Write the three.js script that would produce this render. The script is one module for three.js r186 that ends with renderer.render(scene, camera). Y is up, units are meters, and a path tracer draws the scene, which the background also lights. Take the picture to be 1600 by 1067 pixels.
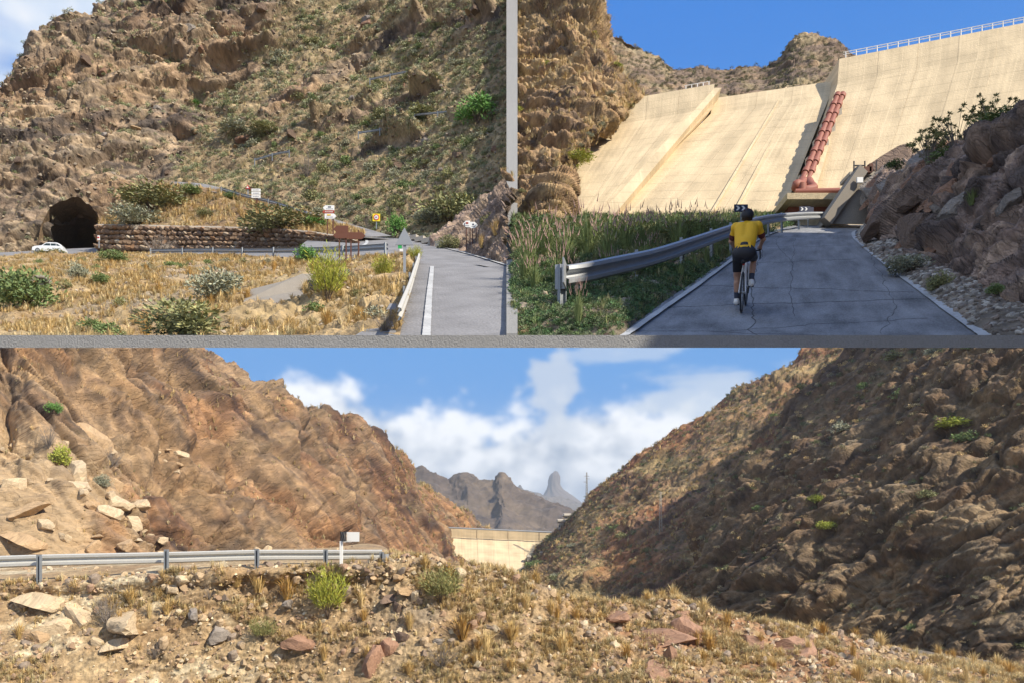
import * as THREE from 'three';
import { mergeGeometries, mergeVertices } from 'three/addons/utils/BufferGeometryUtils.js';
import { MarchingCubes } from 'three/addons/objects/MarchingCubes.js';

// ------------------------------------------------------------------ camera, sky, sun, exposure
const scene = new THREE.Scene();
const EYE = 4, F = 1200, HOR = 830, D2R = Math.PI / 180;
const camera = new THREE.PerspectiveCamera(2 * Math.atan(HOR / F) / D2R, 1600 / (2 * HOR), 0.1, 6000);
camera.position.set(0, EYE, 0);
camera.setViewOffset(1600, 2 * HOR, 0, 0, 1600, 1067);           // level camera with a rising front
const renderer = new THREE.WebGLRenderer({ antialias: true });
renderer.setSize(1024, 682);
renderer.toneMapping = THREE.LinearToneMapping;
renderer.toneMappingExposure = 1.54;
renderer.shadowMap.enabled = true;

const SUN_AZ = 58 * D2R, SUN_EL = 40 * D2R;                       // right of and behind the viewer
const sunDir = new THREE.Vector3(Math.sin(SUN_AZ) * Math.cos(SUN_EL), Math.sin(SUN_EL), Math.cos(SUN_AZ) * Math.cos(SUN_EL));
const sun = new THREE.DirectionalLight(new THREE.Color().setRGB(1, 0.90, 0.74), 4.9);
sun.position.copy(sunDir).multiplyScalar(300).add(new THREE.Vector3(0, 0, -60));
sun.target.position.set(0, 0, -60);
sun.castShadow = true; sun.shadow.radius = 1.5; sun.shadow.mapSize.set(4096, 4096);
Object.assign(sun.shadow.camera, { left: -160, right: 160, top: 160, bottom: -160, near: 1, far: 900 });
scene.add(sun, sun.target);

// ------------------------------------------------------------------ random numbers and noise
function rng(seed) { let a = seed >>> 0; return () => { a = (a + 0x6D2B79F5) | 0; let t = Math.imul(a ^ (a >>> 15), 1 | a); t = (t + Math.imul(t ^ (t >>> 7), 61 | t)) ^ t; return ((t ^ (t >>> 14)) >>> 0) / 4294967296; }; }
const PERM = new Uint8Array(512);
{ const r = rng(77), p = [...Array(256).keys()]; for (let i = 255; i > 0; i--) { const j = Math.floor(r() * (i + 1)); [p[i], p[j]] = [p[j], p[i]]; } for (let i = 0; i < 512; i++) PERM[i] = p[i & 255]; }
function grad(h, x, y, z) { h &= 15; const u = h < 8 ? x : y, v = h < 4 ? y : h === 12 || h === 14 ? x : z; return ((h & 1) ? -u : u) + ((h & 2) ? -v : v); }
function n3(x, y, z) {
  const X0 = Math.floor(x), Y0 = Math.floor(y), Z0 = Math.floor(z); x -= X0; y -= Y0; z -= Z0;
  const X = X0 & 255, Y = Y0 & 255, Z = Z0 & 255;
  const u = x * x * x * (x * (x * 6 - 15) + 10), v = y * y * y * (y * (y * 6 - 15) + 10), w = z * z * z * (z * (z * 6 - 15) + 10);
  const A = PERM[X] + Y, AA = PERM[A] + Z, AB = PERM[A + 1] + Z, B = PERM[X + 1] + Y, BA = PERM[B] + Z, BB = PERM[B + 1] + Z;
  const l = (t, a, b) => a + t * (b - a);
  return l(w, l(v, l(u, grad(PERM[AA], x, y, z), grad(PERM[BA], x - 1, y, z)), l(u, grad(PERM[AB], x, y - 1, z), grad(PERM[BB], x - 1, y - 1, z))),
    l(v, l(u, grad(PERM[AA + 1], x, y, z - 1), grad(PERM[BA + 1], x - 1, y, z - 1)), l(u, grad(PERM[AB + 1], x, y - 1, z - 1), grad(PERM[BB + 1], x - 1, y - 1, z - 1))));
}
function fbm(x, y, z, o = 4) { let s = 0, a = 0.5; for (let i = 0; i < o; i++) { s += a * n3(x, y, z); x = x * 2.03 + 7.1; y = y * 2.03 + 3.7; z = z * 2.03 + 5.3; a *= 0.5; } return s; }
function ridged(x, y, z, o = 4) { let s = 0, a = 0.5; for (let i = 0; i < o; i++) { const r = 1 - Math.abs(n3(x, y, z)) * 1.6; s += a * r * r; x = x * 2.07 + 4.1; y = y * 2.07 + 9.2; z = z * 2.07 + 1.3; a *= 0.5; } return s; }
const W = { f1: 0, f2: 0, id: 0, x: 0, y: 0, z: 0 };
function worley(x, y, z) {                                        // nearest cell: distances, a number for the cell, offset from its seed
  const X = Math.floor(x), Y = Math.floor(y), Z = Math.floor(z); let f1 = 9, f2 = 9;
  for (let i = -1; i < 2; i++) for (let j = -1; j < 2; j++) for (let k = -1; k < 2; k++) {
    const h = PERM[PERM[PERM[(X + i) & 255] + ((Y + j) & 255)] + ((Z + k) & 255)], h2 = PERM[h + 37], h3 = PERM[h2 + 91];
    const dx = X + i + (h + 0.5) / 256 - x, dy = Y + j + (h2 + 0.5) / 256 - y, dz = Z + k + (h3 + 0.5) / 256 - z, d = dx * dx + dy * dy + dz * dz;
    if (d < f1) { f2 = f1; f1 = d; W.id = h3; W.x = dx; W.y = dy; W.z = dz; } else if (d < f2) f2 = d;
  }
  W.f1 = Math.sqrt(f1); W.f2 = Math.sqrt(f2); return W;
}
const clamp = (x, a = 0, b = 1) => x < a ? a : x > b ? b : x, mix = (a, b, t) => a + (b - a) * t;
const sstep = (a, b, x) => { const t = clamp((x - a) / (b - a)); return t * t * (3 - 2 * t); };
const mix3 = (a, b, t) => [a[0] + (b[0] - a[0]) * t, a[1] + (b[1] - a[1]) * t, a[2] + (b[2] - a[2]) * t];
const V = (x, y, z) => new THREE.Vector3(x, y, z);

// ------------------------------------------------------------------ sky (air and clouds by azimuth and elevation)
{
  const w = 2048, h = 1024, data = new Float32Array(w * h * 4);
  for (let j = 0; j < h; j++) for (let i = 0; i < w; i++) {
    const el = ((j + 0.5) / h - 0.5) * 180, t = ((i + 0.5) / w - 0.5) * 2 * Math.PI, dx = Math.cos(t), dz = Math.sin(t);
    const az = Math.atan2(dx, -dz) / D2R;                         // 0 ahead, + to the right
    const e = Math.max(el, 0);
    let c = mix3([0.46, 0.62, 0.84], [0.115, 0.345, 0.76], sstep(0, 11, e));
    c = mix3(c, [0.045, 0.225, 0.70], sstep(12, 36, e)); c = mix3(c, [0.03, 0.15, 0.52], sstep(40, 85, e));
    if (el > -12) {
      const blob = (a, b, sa, sb) => { const p = (az - a) / sa, q = (el - b) / sb; return Math.exp(-p * p - q * q); };
      const ce = Math.cos(el * D2R), X = dx * ce, Y = Math.sin(el * D2R), Z = dz * ce;
      // far cumulus bank along the horizon
      const n1 = fbm(X * 9 + 3, Y * 13 + 1, Z * 9, 6), n2 = fbm(X * 26 + 8, Y * 34, Z * 26, 5);
      const topEl = 8.2 + 1.0 * Math.sin(az * 0.11 + 1.0) + 3.2 * blob(-14.5, 8, 5.0, 60) - 1.2 * blob(-2, 5, 3, 60);
      let bank = sstep(-0.16, 0.16, (topEl - el) / 7 + n1 * 0.38 + n2 * 0.42);
      // a small tower, streaks to the right, a veil high on the left
      const wisp = sstep(0.30, 0.75, blob(3.0, 10.8, 1.9, 2.6) + 0.6 * blob(3.4, 7.4, 2.6, 1.7) + n2 * 0.9 + n1 * 0.3);
      const st = fbm(X * 10, Y * 42, Z * 10, 5);
      const streak = 0.75 * sstep(0.25, 0.85, blob(14.5, 9.2, 7.5, 2.4) + st * 1.1 * sstep(0.02, 0.3, blob(14.5, 9.2, 10, 4))) + 0.5 * sstep(0.35, 0.8, blob(8, 13.0, 5, 0.9) + st * 1.2 * sstep(0.02, 0.3, blob(8, 13, 7, 1.6)));
      const veil = sstep(0.0, 0.75, sstep(-17, -27, az) * sstep(20, 25, el) * 0.62 + st * 0.5 + n1 * 0.7 + 0.0) * sstep(-14, -24, az) * sstep(15, 23, el);
      const other = sstep(0.12, 0.42, n1 + st * 0.5) * sstep(8, 20, el) * sstep(48, 75, Math.abs(az)) * 0.70;
      const light = clamp(0.66 + n2 * 1.5 + n1 * 0.5 + (el - topEl + 3.2) * 0.10);
      const cc = mix3([0.43, 0.50, 0.60], [1.08, 1.09, 1.10], light);
      c = mix3(c, cc, clamp(bank * 0.93));
      c = mix3(c, [0.62, 0.69, 0.79], clamp(wisp * 0.78));
      c = mix3(c, [0.66, 0.74, 0.84], clamp(streak));
      c = mix3(c, mix3([0.60, 0.72, 0.90], [0.86, 0.89, 0.95], clamp(0.5 + n2 * 1.6)), clamp(veil));
      c = mix3(c, [0.75, 0.79, 0.85], clamp(other));
    }
    if (el < 0) c = mix3(c, [0.30, 0.27, 0.23], sstep(0, -6, el));
    const o = (j * w + i) * 4; data[o] = c[0] * 0.70; data[o + 1] = c[1] * 0.70; data[o + 2] = c[2] * 0.70; data[o + 3] = 1;
  }
  const sky = new THREE.DataTexture(data, w, h, THREE.RGBAFormat, THREE.FloatType);
  sky.mapping = THREE.EquirectangularReflectionMapping; sky.magFilter = THREE.LinearFilter; sky.minFilter = THREE.LinearFilter; sky.needsUpdate = true;
  scene.background = sky; scene.environment = sky;
}

// ------------------------------------------------------------------ scene helpers
const S = 0.17;                                                   // the two upper places are built smaller than life
const at = (px, py, d) => V((px - 800) / F * d, EYE + (HOR - py) / F * d, -d);   // bearing, height and distance of a surveyed point
const up = (px, py, d) => at(px, py, d * S);
const taken = {};
function numbered(name) { const n = taken[name] = (taken[name] ?? -1) + 1; return n ? name + '_' + String(n).padStart(3, '0') : name; }
function tag(o, label, category, group, kind) { if (label) o.userData.label = label; if (category) o.userData.category = category; if (group) o.userData.group = group; if (kind) o.userData.kind = kind; return o; }
function mesh(name, g, m, parent) { const o = new THREE.Mesh(g, m); o.name = parent ? name : numbered(name); o.castShadow = o.receiveShadow = true; (parent ?? scene).add(o); return o; }
function thing(name, label, category, pos, group) { const o = new THREE.Group(); o.name = numbered(name); scene.add(o); if (pos) o.position.copy(pos); return tag(o, label, category, group); }
const struct = (name, g, m) => tag(mesh(name, g, m), null, null, null, 'structure');
function stuff(name, g, m, mats, colors, label, category) {
  const o = new THREE.InstancedMesh(g, m, mats.length); o.name = numbered(name); o.castShadow = o.receiveShadow = true;
  mats.forEach((x, i) => { o.setMatrixAt(i, x); if (colors) o.setColorAt(i, colors[i]); });
  scene.add(o); return tag(o, label, category, null, 'stuff');
}
const M4 = (p, s, ry = 0, rx = 0, rz = 0) => new THREE.Matrix4().compose(p, new THREE.Quaternion().setFromEuler(new THREE.Euler(rx, ry, rz, 'YXZ')), s.isVector3 ? s : V(s, s, s));
const RGB = (r, g, b) => new THREE.Color().setRGB(r, g, b);
function geo(pos, idx, uv, col) {
  const g = new THREE.BufferGeometry(); g.setAttribute('position', new THREE.BufferAttribute(pos instanceof Float32Array ? pos : new Float32Array(pos), 3));
  if (uv) g.setAttribute('uv', new THREE.BufferAttribute(uv instanceof Float32Array ? uv : new Float32Array(uv), 2));
  if (col) g.setAttribute('color', new THREE.BufferAttribute(col instanceof Float32Array ? col : new Float32Array(col), 3));
  if (idx) g.setIndex(idx instanceof Uint32Array ? new THREE.BufferAttribute(idx, 1) : idx);
  g.computeVertexNormals(); return g;
}
const box = (w, h, d, x = 0, y = 0, z = 0) => new THREE.BoxGeometry(w, h, d).translate(x, y, z);
function bar(a, b, r, n = 8, r2 = r) { const d = V(0, 0, 0).subVectors(b, a), g = new THREE.CylinderGeometry(r2, r, d.length(), n); g.applyQuaternion(new THREE.Quaternion().setFromUnitVectors(V(0, 1, 0), d.clone().normalize())); const m = a.clone().add(b).multiplyScalar(0.5); return g.translate(m.x, m.y, m.z); }
function sqbar(a, b, w, h = w) { const d = V(0, 0, 0).subVectors(b, a), g = new THREE.BoxGeometry(w, d.length(), h); g.applyQuaternion(new THREE.Quaternion().setFromUnitVectors(V(0, 1, 0), d.clone().normalize())); const m = a.clone().add(b).multiplyScalar(0.5); return g.translate(m.x, m.y, m.z); }
const merge = (list) => mergeGeometries(list.map((g) => { const q = g.index ? g.toNonIndexed() : g; for (const k of Object.keys(q.attributes)) if (!['position', 'normal', 'uv'].includes(k)) q.deleteAttribute(k); if (!q.attributes.uv) q.setAttribute('uv', new THREE.BufferAttribute(new Float32Array(q.attributes.position.count * 2), 2)); return q; }));

// ------------------------------------------------------------------ procedural textures
function tex(size, fn, srgb = false, rep = true) {
  const d = new Uint8Array(size * size * 4);
  for (let j = 0; j < size; j++) for (let i = 0; i < size; i++) { const c = fn(i / size, j / size), o = (j * size + i) * 4; for (let k = 0; k < 3; k++) d[o + k] = clamp(c[k] ?? c[0]) * 255; d[o + 3] = 255; }
  const t = new THREE.DataTexture(d, size, size); t.magFilter = THREE.LinearFilter; t.minFilter = THREE.LinearMipmapLinearFilter; t.generateMipmaps = true;
  if (rep) t.wrapS = t.wrapT = THREE.RepeatWrapping; if (srgb) t.colorSpace = THREE.SRGBColorSpace; t.needsUpdate = true; return t;
}
const TAU = Math.PI * 2;
const tile = (u, v, f, o) => { const a = u * TAU, b = v * TAU, r = f / TAU; return (fbm(Math.cos(a) * r + 11, Math.sin(a) * r + 5, Math.cos(b) * r, o) + fbm(Math.sin(b) * r + 31, Math.cos(a) * r + 2, Math.sin(a) * r + 17, o)) ; };
const tWrap = (fn) => (u, v) => { const a = fn(u, v), b = fn(u - 1, v), c = fn(u, v - 1), d = fn(u - 1, v - 1), p = sstep(0.75, 1, u), q = sstep(0.75, 1, v); return mix(mix(a, b, p), mix(c, d, p), q); };
const rockN = tWrap((u, v) => { const x = u * 12, y = v * 12, wx = fbm(x * 0.5, y * 0.5, 3, 3) * 0.9, wy = fbm(x * 0.5 + 7, y * 0.5, 8, 3) * 0.9; worley(x * 0.7 + wx, y + wy, 4.2); let h = 0.5 + (W.id / 255 - 0.5) * 0.26 + (W.x * (W.id % 7 - 3) + W.y * (W.id % 5 - 2)) * 0.045 - (1 - sstep(0.0, 0.09, W.f2 - W.f1)) * 0.16; worley(x * 2.3 + wy * 2, y * 3.1 + wx * 2, 1.7); h += (W.id / 255 - 0.5) * 0.20 - (1 - sstep(0.0, 0.12, W.f2 - W.f1)) * 0.10; return h + fbm(x * 2.2, y * 2.2, 1.5, 4) * 0.34; });
const rockBump = tex(512, (u, v) => [rockN(u, v)]);
const rockMap = tex(512, (u, v) => { const n = rockN(u, v), s = 0.74 + (n - 0.5) * 0.62; return [s * 1.03, s, s * 0.95]; });
const soilN = tWrap((u, v) => { const x = u * 40, y = v * 40; worley(x, y, 1.1); const peb = sstep(0.42, 0.1, W.f1) * (W.id > 120 ? 1 : 0); return 0.42 + fbm(x * 0.4, y * 0.4, 9, 5) * 0.7 + peb * (W.id / 255) * 0.45; });
const soilBump = tex(512, (u, v) => [soilN(u, v)]);
const soilMap = tex(512, (u, v) => { const s = 0.60 + (soilN(u, v) - 0.42) * 0.62; return [s * 1.04, s, s * 0.92]; });
const grainN = tWrap((u, v) => 0.5 + n3(u * 180, v * 180, 2) * 0.35 + fbm(u * 12, v * 12, 4, 4) * 0.25 + n3(u * 90, v * 90, 7) * 0.2);
const grainBump = tex(512, (u, v) => [grainN(u, v)]);
const grainMap = tex(512, (u, v) => [0.80 + (grainN(u, v) - 0.5) * 0.42]);
const STD = (o) => new THREE.MeshStandardMaterial({ roughness: 0.92, metalness: 0, ...o });
const terrainMat = (map, bump, bs) => STD({ vertexColors: true, map, bumpMap: bump, bumpScale: bs, roughness: 0.96 });
// ------------------------------------------------------------------ terrain sheets
const cr = (a, b, c, d, t) => 0.5 * (2 * b + (c - a) * t + (2 * a - 5 * b + 4 * c - d) * t * t + (3 * b - a - 3 * c + d) * t * t * t);
function catmull(pts, t) {                                        // pts: arrays of three numbers
  const n = pts.length - 1, x = clamp(t, 0, 1) * n, i = Math.min(Math.floor(x), n - 1), f = x - i, P = (k) => pts[clamp(k, 0, n)];
  const ext = (k) => k < 0 ? pts[0].map((v, q) => 2 * v - pts[1][q]) : k > n ? pts[n].map((v, q) => 2 * v - pts[n - 1][q]) : pts[k];
  const a = ext(i - 1), b = P(i), c = P(i + 1), d = ext(i + 2);
  return [cr(a[0], b[0], c[0], d[0], f), cr(a[1], b[1], c[1], d[1], f), cr(a[2], b[2], c[2], d[2], f)];
}
// rows of surveyed points -> a dense sheet; disp(p, u, v) pushes it along its normal, color(p, u, v) gives its base colour
function sheet(rows, nu, nv, disp, color, uvPer, place = at, keep) {
  const P = rows.map((r) => r.map(([x, y, d]) => place(x, y, d).toArray()));
  const N = (nu + 1) * (nv + 1), pos = new Float32Array(N * 3), uv = new Float32Array(N * 2), col = new Float32Array(N * 3);
  // even out the spacing by arc length of the middle lines
  const cols = []; for (let i = 0; i <= nu; i++) cols.push(P.map((r) => catmull(r, i / nu)));
  for (let i = 0; i <= nu; i++) for (let j = 0; j <= nv; j++) pos.set(catmull(cols[i], j / nv), (j * (nu + 1) + i) * 3);
  const idx = []; const id = (i, j) => j * (nu + 1) + i;
  for (let j = 0; j < nv; j++) for (let i = 0; i < nu; i++) idx.push(id(i, j), id(i + 1, j), id(i + 1, j + 1), id(i, j), id(i + 1, j + 1), id(i, j + 1));
  let g = geo(pos, idx); const nor = g.attributes.normal.array; let flip = 0;
  for (let k = 0; k < N; k++) { const dot = nor[k * 3] * (0 - pos[k * 3]) + nor[k * 3 + 1] * (EYE - pos[k * 3 + 1]) + nor[k * 3 + 2] * (0 - pos[k * 3 + 2]) + nor[k * 3 + 1] * 4; flip += Math.sign(dot); }
  const sg = flip < 0 ? -1 : 1;
  const mn = V(0, 0, 0); for (let k = 0; k < N; k += 7) mn.add(V(nor[k * 3], nor[k * 3 + 1], nor[k * 3 + 2])); mn.multiplyScalar(sg).normalize().add(V(0.25, -0.35, 0.1)).normalize();
  const tu = V(0.97, 0.05, -0.24).cross(mn).normalize().cross(mn).normalize(), tv = mn.clone().cross(tu);
  const p2 = new Float32Array(pos);
  for (let j = 0; j <= nv; j++) for (let i = 0; i <= nu; i++) {
    const k = id(i, j), x = pos[k * 3], y = pos[k * 3 + 1], z = pos[k * 3 + 2], u = i / nu, v = j / nv, h = disp ? disp([x, y, z], u, v) * sg : 0;
    for (let q = 0; q < 3; q++) p2[k * 3 + q] += nor[k * 3 + q] * h;
    const X = p2[k * 3], Y = p2[k * 3 + 1], Z = p2[k * 3 + 2]; col.set(color([X, Y, Z], u, v), k * 3); uv[k * 2] = (X * tu.x + Y * tu.y + Z * tu.z) / uvPer; uv[k * 2 + 1] = (X * tv.x + Y * tv.y + Z * tv.z) / uvPer;
  }
  if (sg < 0) for (let k = 0; k < idx.length; k += 3) [idx[k + 1], idx[k + 2]] = [idx[k + 2], idx[k + 1]];
  let list = idx;
  if (keep) { list = []; for (let k = 0; k < idx.length; k += 3) { const a = idx[k], b = idx[k + 1], c = idx[k + 2]; if (keep((p2[a * 3] + p2[b * 3] + p2[c * 3]) / 3, (p2[a * 3 + 1] + p2[b * 3 + 1] + p2[c * 3 + 1]) / 3)) list.push(a, b, c); } }
  g = geo(p2, new Uint32Array(list), uv, col);
  return { g, pos: p2, nor: g.attributes.normal.array, nu, nv };
}
const px = (x, z) => 800 + F * x / -z, py = (y, z) => HOR - F * (y - EYE) / -z;
function seat(sh, X, Y) {                                         // the point of a sheet seen at a bearing and height, nearest first
  let best = 1e9, k = 0; const p = sh.pos;
  for (let i = 0; i < p.length / 3; i++) { const a = px(p[i * 3], p[i * 3 + 2]) - X, b = py(p[i * 3 + 1], p[i * 3 + 2]) - Y, d = a * a + b * b + p[i * 3 + 2] * -0.02; if (d < best) { best = d; k = i; } }
  return V(p[k * 3], p[k * 3 + 1], p[k * 3 + 2]);
}
function scatter(sh, n, seed, ok) {                               // n random spots on a sheet, weighted by area
  const r = rng(seed), out = [], { pos, nu, nv } = sh; let tries = 0; const c = (k, q) => pos[k * 3 + q];
  let amax = 0; const area = (i, j) => { const a = j * (nu + 1) + i, b = a + 1, d = a + nu + 1; return Math.hypot(c(b, 0) - c(a, 0), c(b, 1) - c(a, 1), c(b, 2) - c(a, 2)) * Math.hypot(c(d, 0) - c(a, 0), c(d, 1) - c(a, 1), c(d, 2) - c(a, 2)); };
  for (let q = 0; q < 400; q++) amax = Math.max(amax, area(Math.floor(r() * nu), Math.floor(r() * nv))); amax *= 0.7;
  while (out.length < n && tries++ < n * 60) {
    const i = Math.floor(r() * nu), j = Math.floor(r() * nv); if (area(i, j) < r() * amax) continue;
    const k = j * (nu + 1) + i, p = V(c(k, 0), c(k, 1), c(k, 2)), X = px(p.x, p.z), Y = py(p.y, p.z), ny = sh.nor[k * 3 + 1];
    if (X < -60 || X > 1660 || Y < -40 || Y > 1100) continue; const w = ok ? ok(p, X, Y, ny) : 1; if (r() < w) out.push({ p, X, Y, r: r(), r2: r(), r3: r() });
  }
  return out;
}
// broken rock: slabs along a bedding direction, blocks, cracks and grain; L is the size of the large blocks in metres
function rockField(L, dip, o = {}) {
  const { slab = 1, block = 1, crack = 1, rough = 1, swell = 1, along = 2.2, across = 0.62, fine = 1 } = o;
  const n = V(...dip).normalize(), a = V(0.13, 0.2, 1).cross(n).normalize(), b = n.clone().cross(a);
  const ledge = (s) => { const t = s - Math.floor(s); return t < 0.64 ? t / 0.64 : (1 - t) / 0.36; };
  return (p) => {
    const wx = fbm(p[0] / L * 0.35, p[1] / L * 0.35, p[2] / L * 0.35, 4), wy = fbm(p[1] / L * 0.4 + 9, p[2] / L * 0.4, p[0] / L * 0.4, 4);
    const A = (p[0] * a.x + p[1] * a.y + p[2] * a.z) / L + wx * 1.3, B = (p[0] * b.x + p[1] * b.y + p[2] * b.z) / L + wy * 1.3, C = (p[0] * n.x + p[1] * n.y + p[2] * n.z) / L + wx * 0.6;
    let h = swell * fbm(A * 0.16, B * 0.16, C * 0.3, 4) * 2.2;
    const k = 0.55 + 0.9 * fbm(A * 0.3 + 5, B * 0.3, C * 0.2, 3), k2 = 0.5 + 1.2 * fbm(A * 0.7, B * 0.7 + 7, C * 0.5, 3);
    h += slab * Math.max(0, k) * 0.85 * (ledge(C * 0.55 / across + wy * 0.7) - 0.45) + fine * slab * Math.max(0, k2) * 0.34 * (ledge(C * 1.7 / across + wx * 1.2 + 0.3) - 0.45);
    worley(A / along, B / along, C / across * 0.7); let e = W.f2 - W.f1, s = sstep(0, 0.34, e);
    h += block * (((W.id / 255) - 0.42) * 0.62 + (W.x * ((W.id % 7) / 7 - 0.5) + W.y * ((W.id % 11) / 11 - 0.5)) * 0.6) * s - crack * 0.30 * (1 - sstep(0, 0.12, e));
    worley(A * 2.6 / along, B * 2.6 / along, C * 2.2 / across * 0.7); e = W.f2 - W.f1; s = sstep(0, 0.34, e);
    h += block * (((W.id / 255) - 0.42) * 0.30 + W.z * ((W.id % 5) / 5 - 0.5) * 0.4) * s - crack * 0.13 * (1 - sstep(0, 0.14, e));
    h += rough * (ridged(A * 1.6, B * 1.6, C * 3.2, fine < 1 ? 3 : 4) - 0.5) * 0.26;
    worley(A * 6, B * 6, C * 8); e = W.f2 - W.f1; h += fine * rough * ((W.id / 255 - 0.35) * 0.06 * sstep(0, 0.35, e) - 0.03 * (1 - sstep(0, 0.15, e)));
    return h * L * 0.62;
  };
}
// colours of stone in beds and patches
function stoneColor(L, dip, cols, warm = 0.5, dust = [0.46, 0.35, 0.21], dustAmt = 0.5) {
  const n = V(...dip).normalize();
  return (p) => {
    const C = (p[0] * n.x + p[1] * n.y + p[2] * n.z) / L, f = fbm(p[0] / L * 0.3, p[1] / L * 0.3, p[2] / L * 0.3, 3), bed = n3(C * 0.9 + f * 1.1, f * 2, 5.5) + 0.7 * n3(C * 3.1 + f * 1.8, 2.2, f);
    const q = clamp(0.5 + bed * 1.05), k = q * (cols.length - 1), i = Math.min(Math.floor(k), cols.length - 2); let c = mix3(cols[i], cols[i + 1], k - i);
    const d = sstep(-0.05, 0.35, fbm(p[0] / L * 0.55 + 20, p[1] / L * 0.9, p[2] / L * 0.55, 5) + 0.22 * n3(p[0] / L * 4, p[1] / L * 4, p[2] / L * 4));
    c = mix3(c, dust, d * dustAmt);
    const s = 1 + 0.55 * n3(p[0] / L * 2.6, p[1] / L * 2.6, p[2] / L * 2.6) + 0.45 * n3(p[0] / L * 7, p[1] / L * 7, p[2] / L * 7);
    return [c[0] * s, c[1] * s, c[2] * s];
  };
}
const MAT = {
  rock: terrainMat(rockMap, rockBump, 0.10), rockUp: terrainMat(rockMap, rockBump, 0.016), soil: terrainMat(soilMap, soilBump, 0.05), soilUp: terrainMat(soilMap, soilBump, 0.010),
};
const E = {};                                                     // the sheets

// ---- ground under everything, out to the horizon
{
  const g = new THREE.PlaneGeometry(9000, 9000, 60, 60).rotateX(-Math.PI / 2).translate(0, -26, -1500), n = g.attributes.position.count, c = [];
  for (let i = 0; i < n; i++) { const s = 0.9 + 0.4 * n3(i * 0.7, 2, 3); c.push(0.24 * s, 0.18 * s, 0.11 * s); }
  g.setAttribute('color', new THREE.BufferAttribute(new Float32Array(c), 3)); struct('ground', g, MAT.soil);
}

// ================================================================== the wide valley
// foreground bank below the roadside barrier
{
  const c = [[-90, 908], [40, 907], [150, 902], [262, 893], [403, 884], [505, 882], [600, 880], [650, 872], [700, 880], [770, 893], [830, 915], [880, 934], [940, 944], [1000, 946], [1055, 938], [1110, 962], [1200, 976], [1290, 992], [1390, 1014], [1500, 1036], [1690, 1056]];
  const base = (x) => 24 + 1.2 * Math.sin(x * 0.004), far = (x) => x < 640 ? 27.5 : 27.5 + (x - 640) * 0.0035;
  const lv = (t) => c.map(([x, y]) => [x, mix(1105, y, t), mix(base(x), far(x), Math.pow(t, 1.15))]);
  const back = c.map(([x, y]) => x < 620 ? [x - (x < 0 ? 20 : 0), mix(y - 22, y - 13, sstep(200, 600, x)), 33.5] : [x + 3, y + 14, far(x) + 2.5]);
  const back2 = c.map(([x, y]) => x < 620 ? [x - (x < 0 ? 25 : 0), y - 26, 38.5] : [x + 8, y + 70, far(x) + 6]);
  const f = rockField(0.95, [-0.5, 0.75, 0.35], { slab: 0.55, block: 0.55, swell: 0.9 });
  const amt = (p) => sstep(-0.12, 0.2, fbm(p[0] * 0.16 + 4, p[1] * 0.16, p[2] * 0.16, 3) + sstep(850, 1040, px(p[0], p[2])) * 0.35);
  E.fore = sheet([lv(0), lv(0.3), lv(0.6), lv(0.85), lv(1), back, back2], 640, 230, (p, u, v) => { const road = p[2] < -27.6 && px(p[0], p[2]) < 625 ? 0.0 : 1, edge = v > 0.64 ? 0.3 : 1; const a = amt(p); return road * edge * (f(p) * mix(0.14, 0.58, a) + 0.14 * fbm(p[0] * 1.3, p[1] * 1.3, p[2] * 1.3, 4) + 0.05 * n3(p[0] * 6, p[1] * 6, p[2] * 6) + 0.05 * ridged(p[0] * 3, p[1] * 3, p[2] * 3, 3)) ; },
    (p) => {
      const X = px(p[0], p[2]), Y = py(p[1], p[2]), n = fbm(p[0] * 0.5, p[1] * 0.5, p[2] * 0.5, 4), m = n3(p[0] * 2.3, p[1] * 2.3, p[2] * 2.3), q = n3(p[0] * 7, p[1] * 7, p[2] * 7);
      let c = mix3([0.47, 0.32, 0.18], [0.60, 0.46, 0.28], clamp(0.5 + n * 1.6));
      c = mix3(c, [0.78, 0.68, 0.49], sstep(0.02, 0.26, fbm(p[0] * 0.42 + 30, p[1] * 0.7, p[2] * 0.42, 4) + 0.2 * m) * sstep(470, 330, X) * 0.85);
      c = mix3(c, [0.42, 0.215, 0.12], sstep(-0.15, 0.25, m * 0.4 + n) * 0.8 * sstep(820, 1000, X));
      c = mix3(c, [0.30, 0.27, 0.235], sstep(0.05, 0.35, fbm(p[0] * 0.35 + 3, p[1] * 0.5 + 8, p[2] * 0.35, 4)) * 0.7 * sstep(500, 720, X) * sstep(960, 820, X));
      const s = 1 + 0.35 * m + 0.5 * q; return [c[0] * s, c[1] * s, c[2] * s];
    }, 1.5);
  struct('hillside', E.fore.g, MAT.soil);
}
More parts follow.
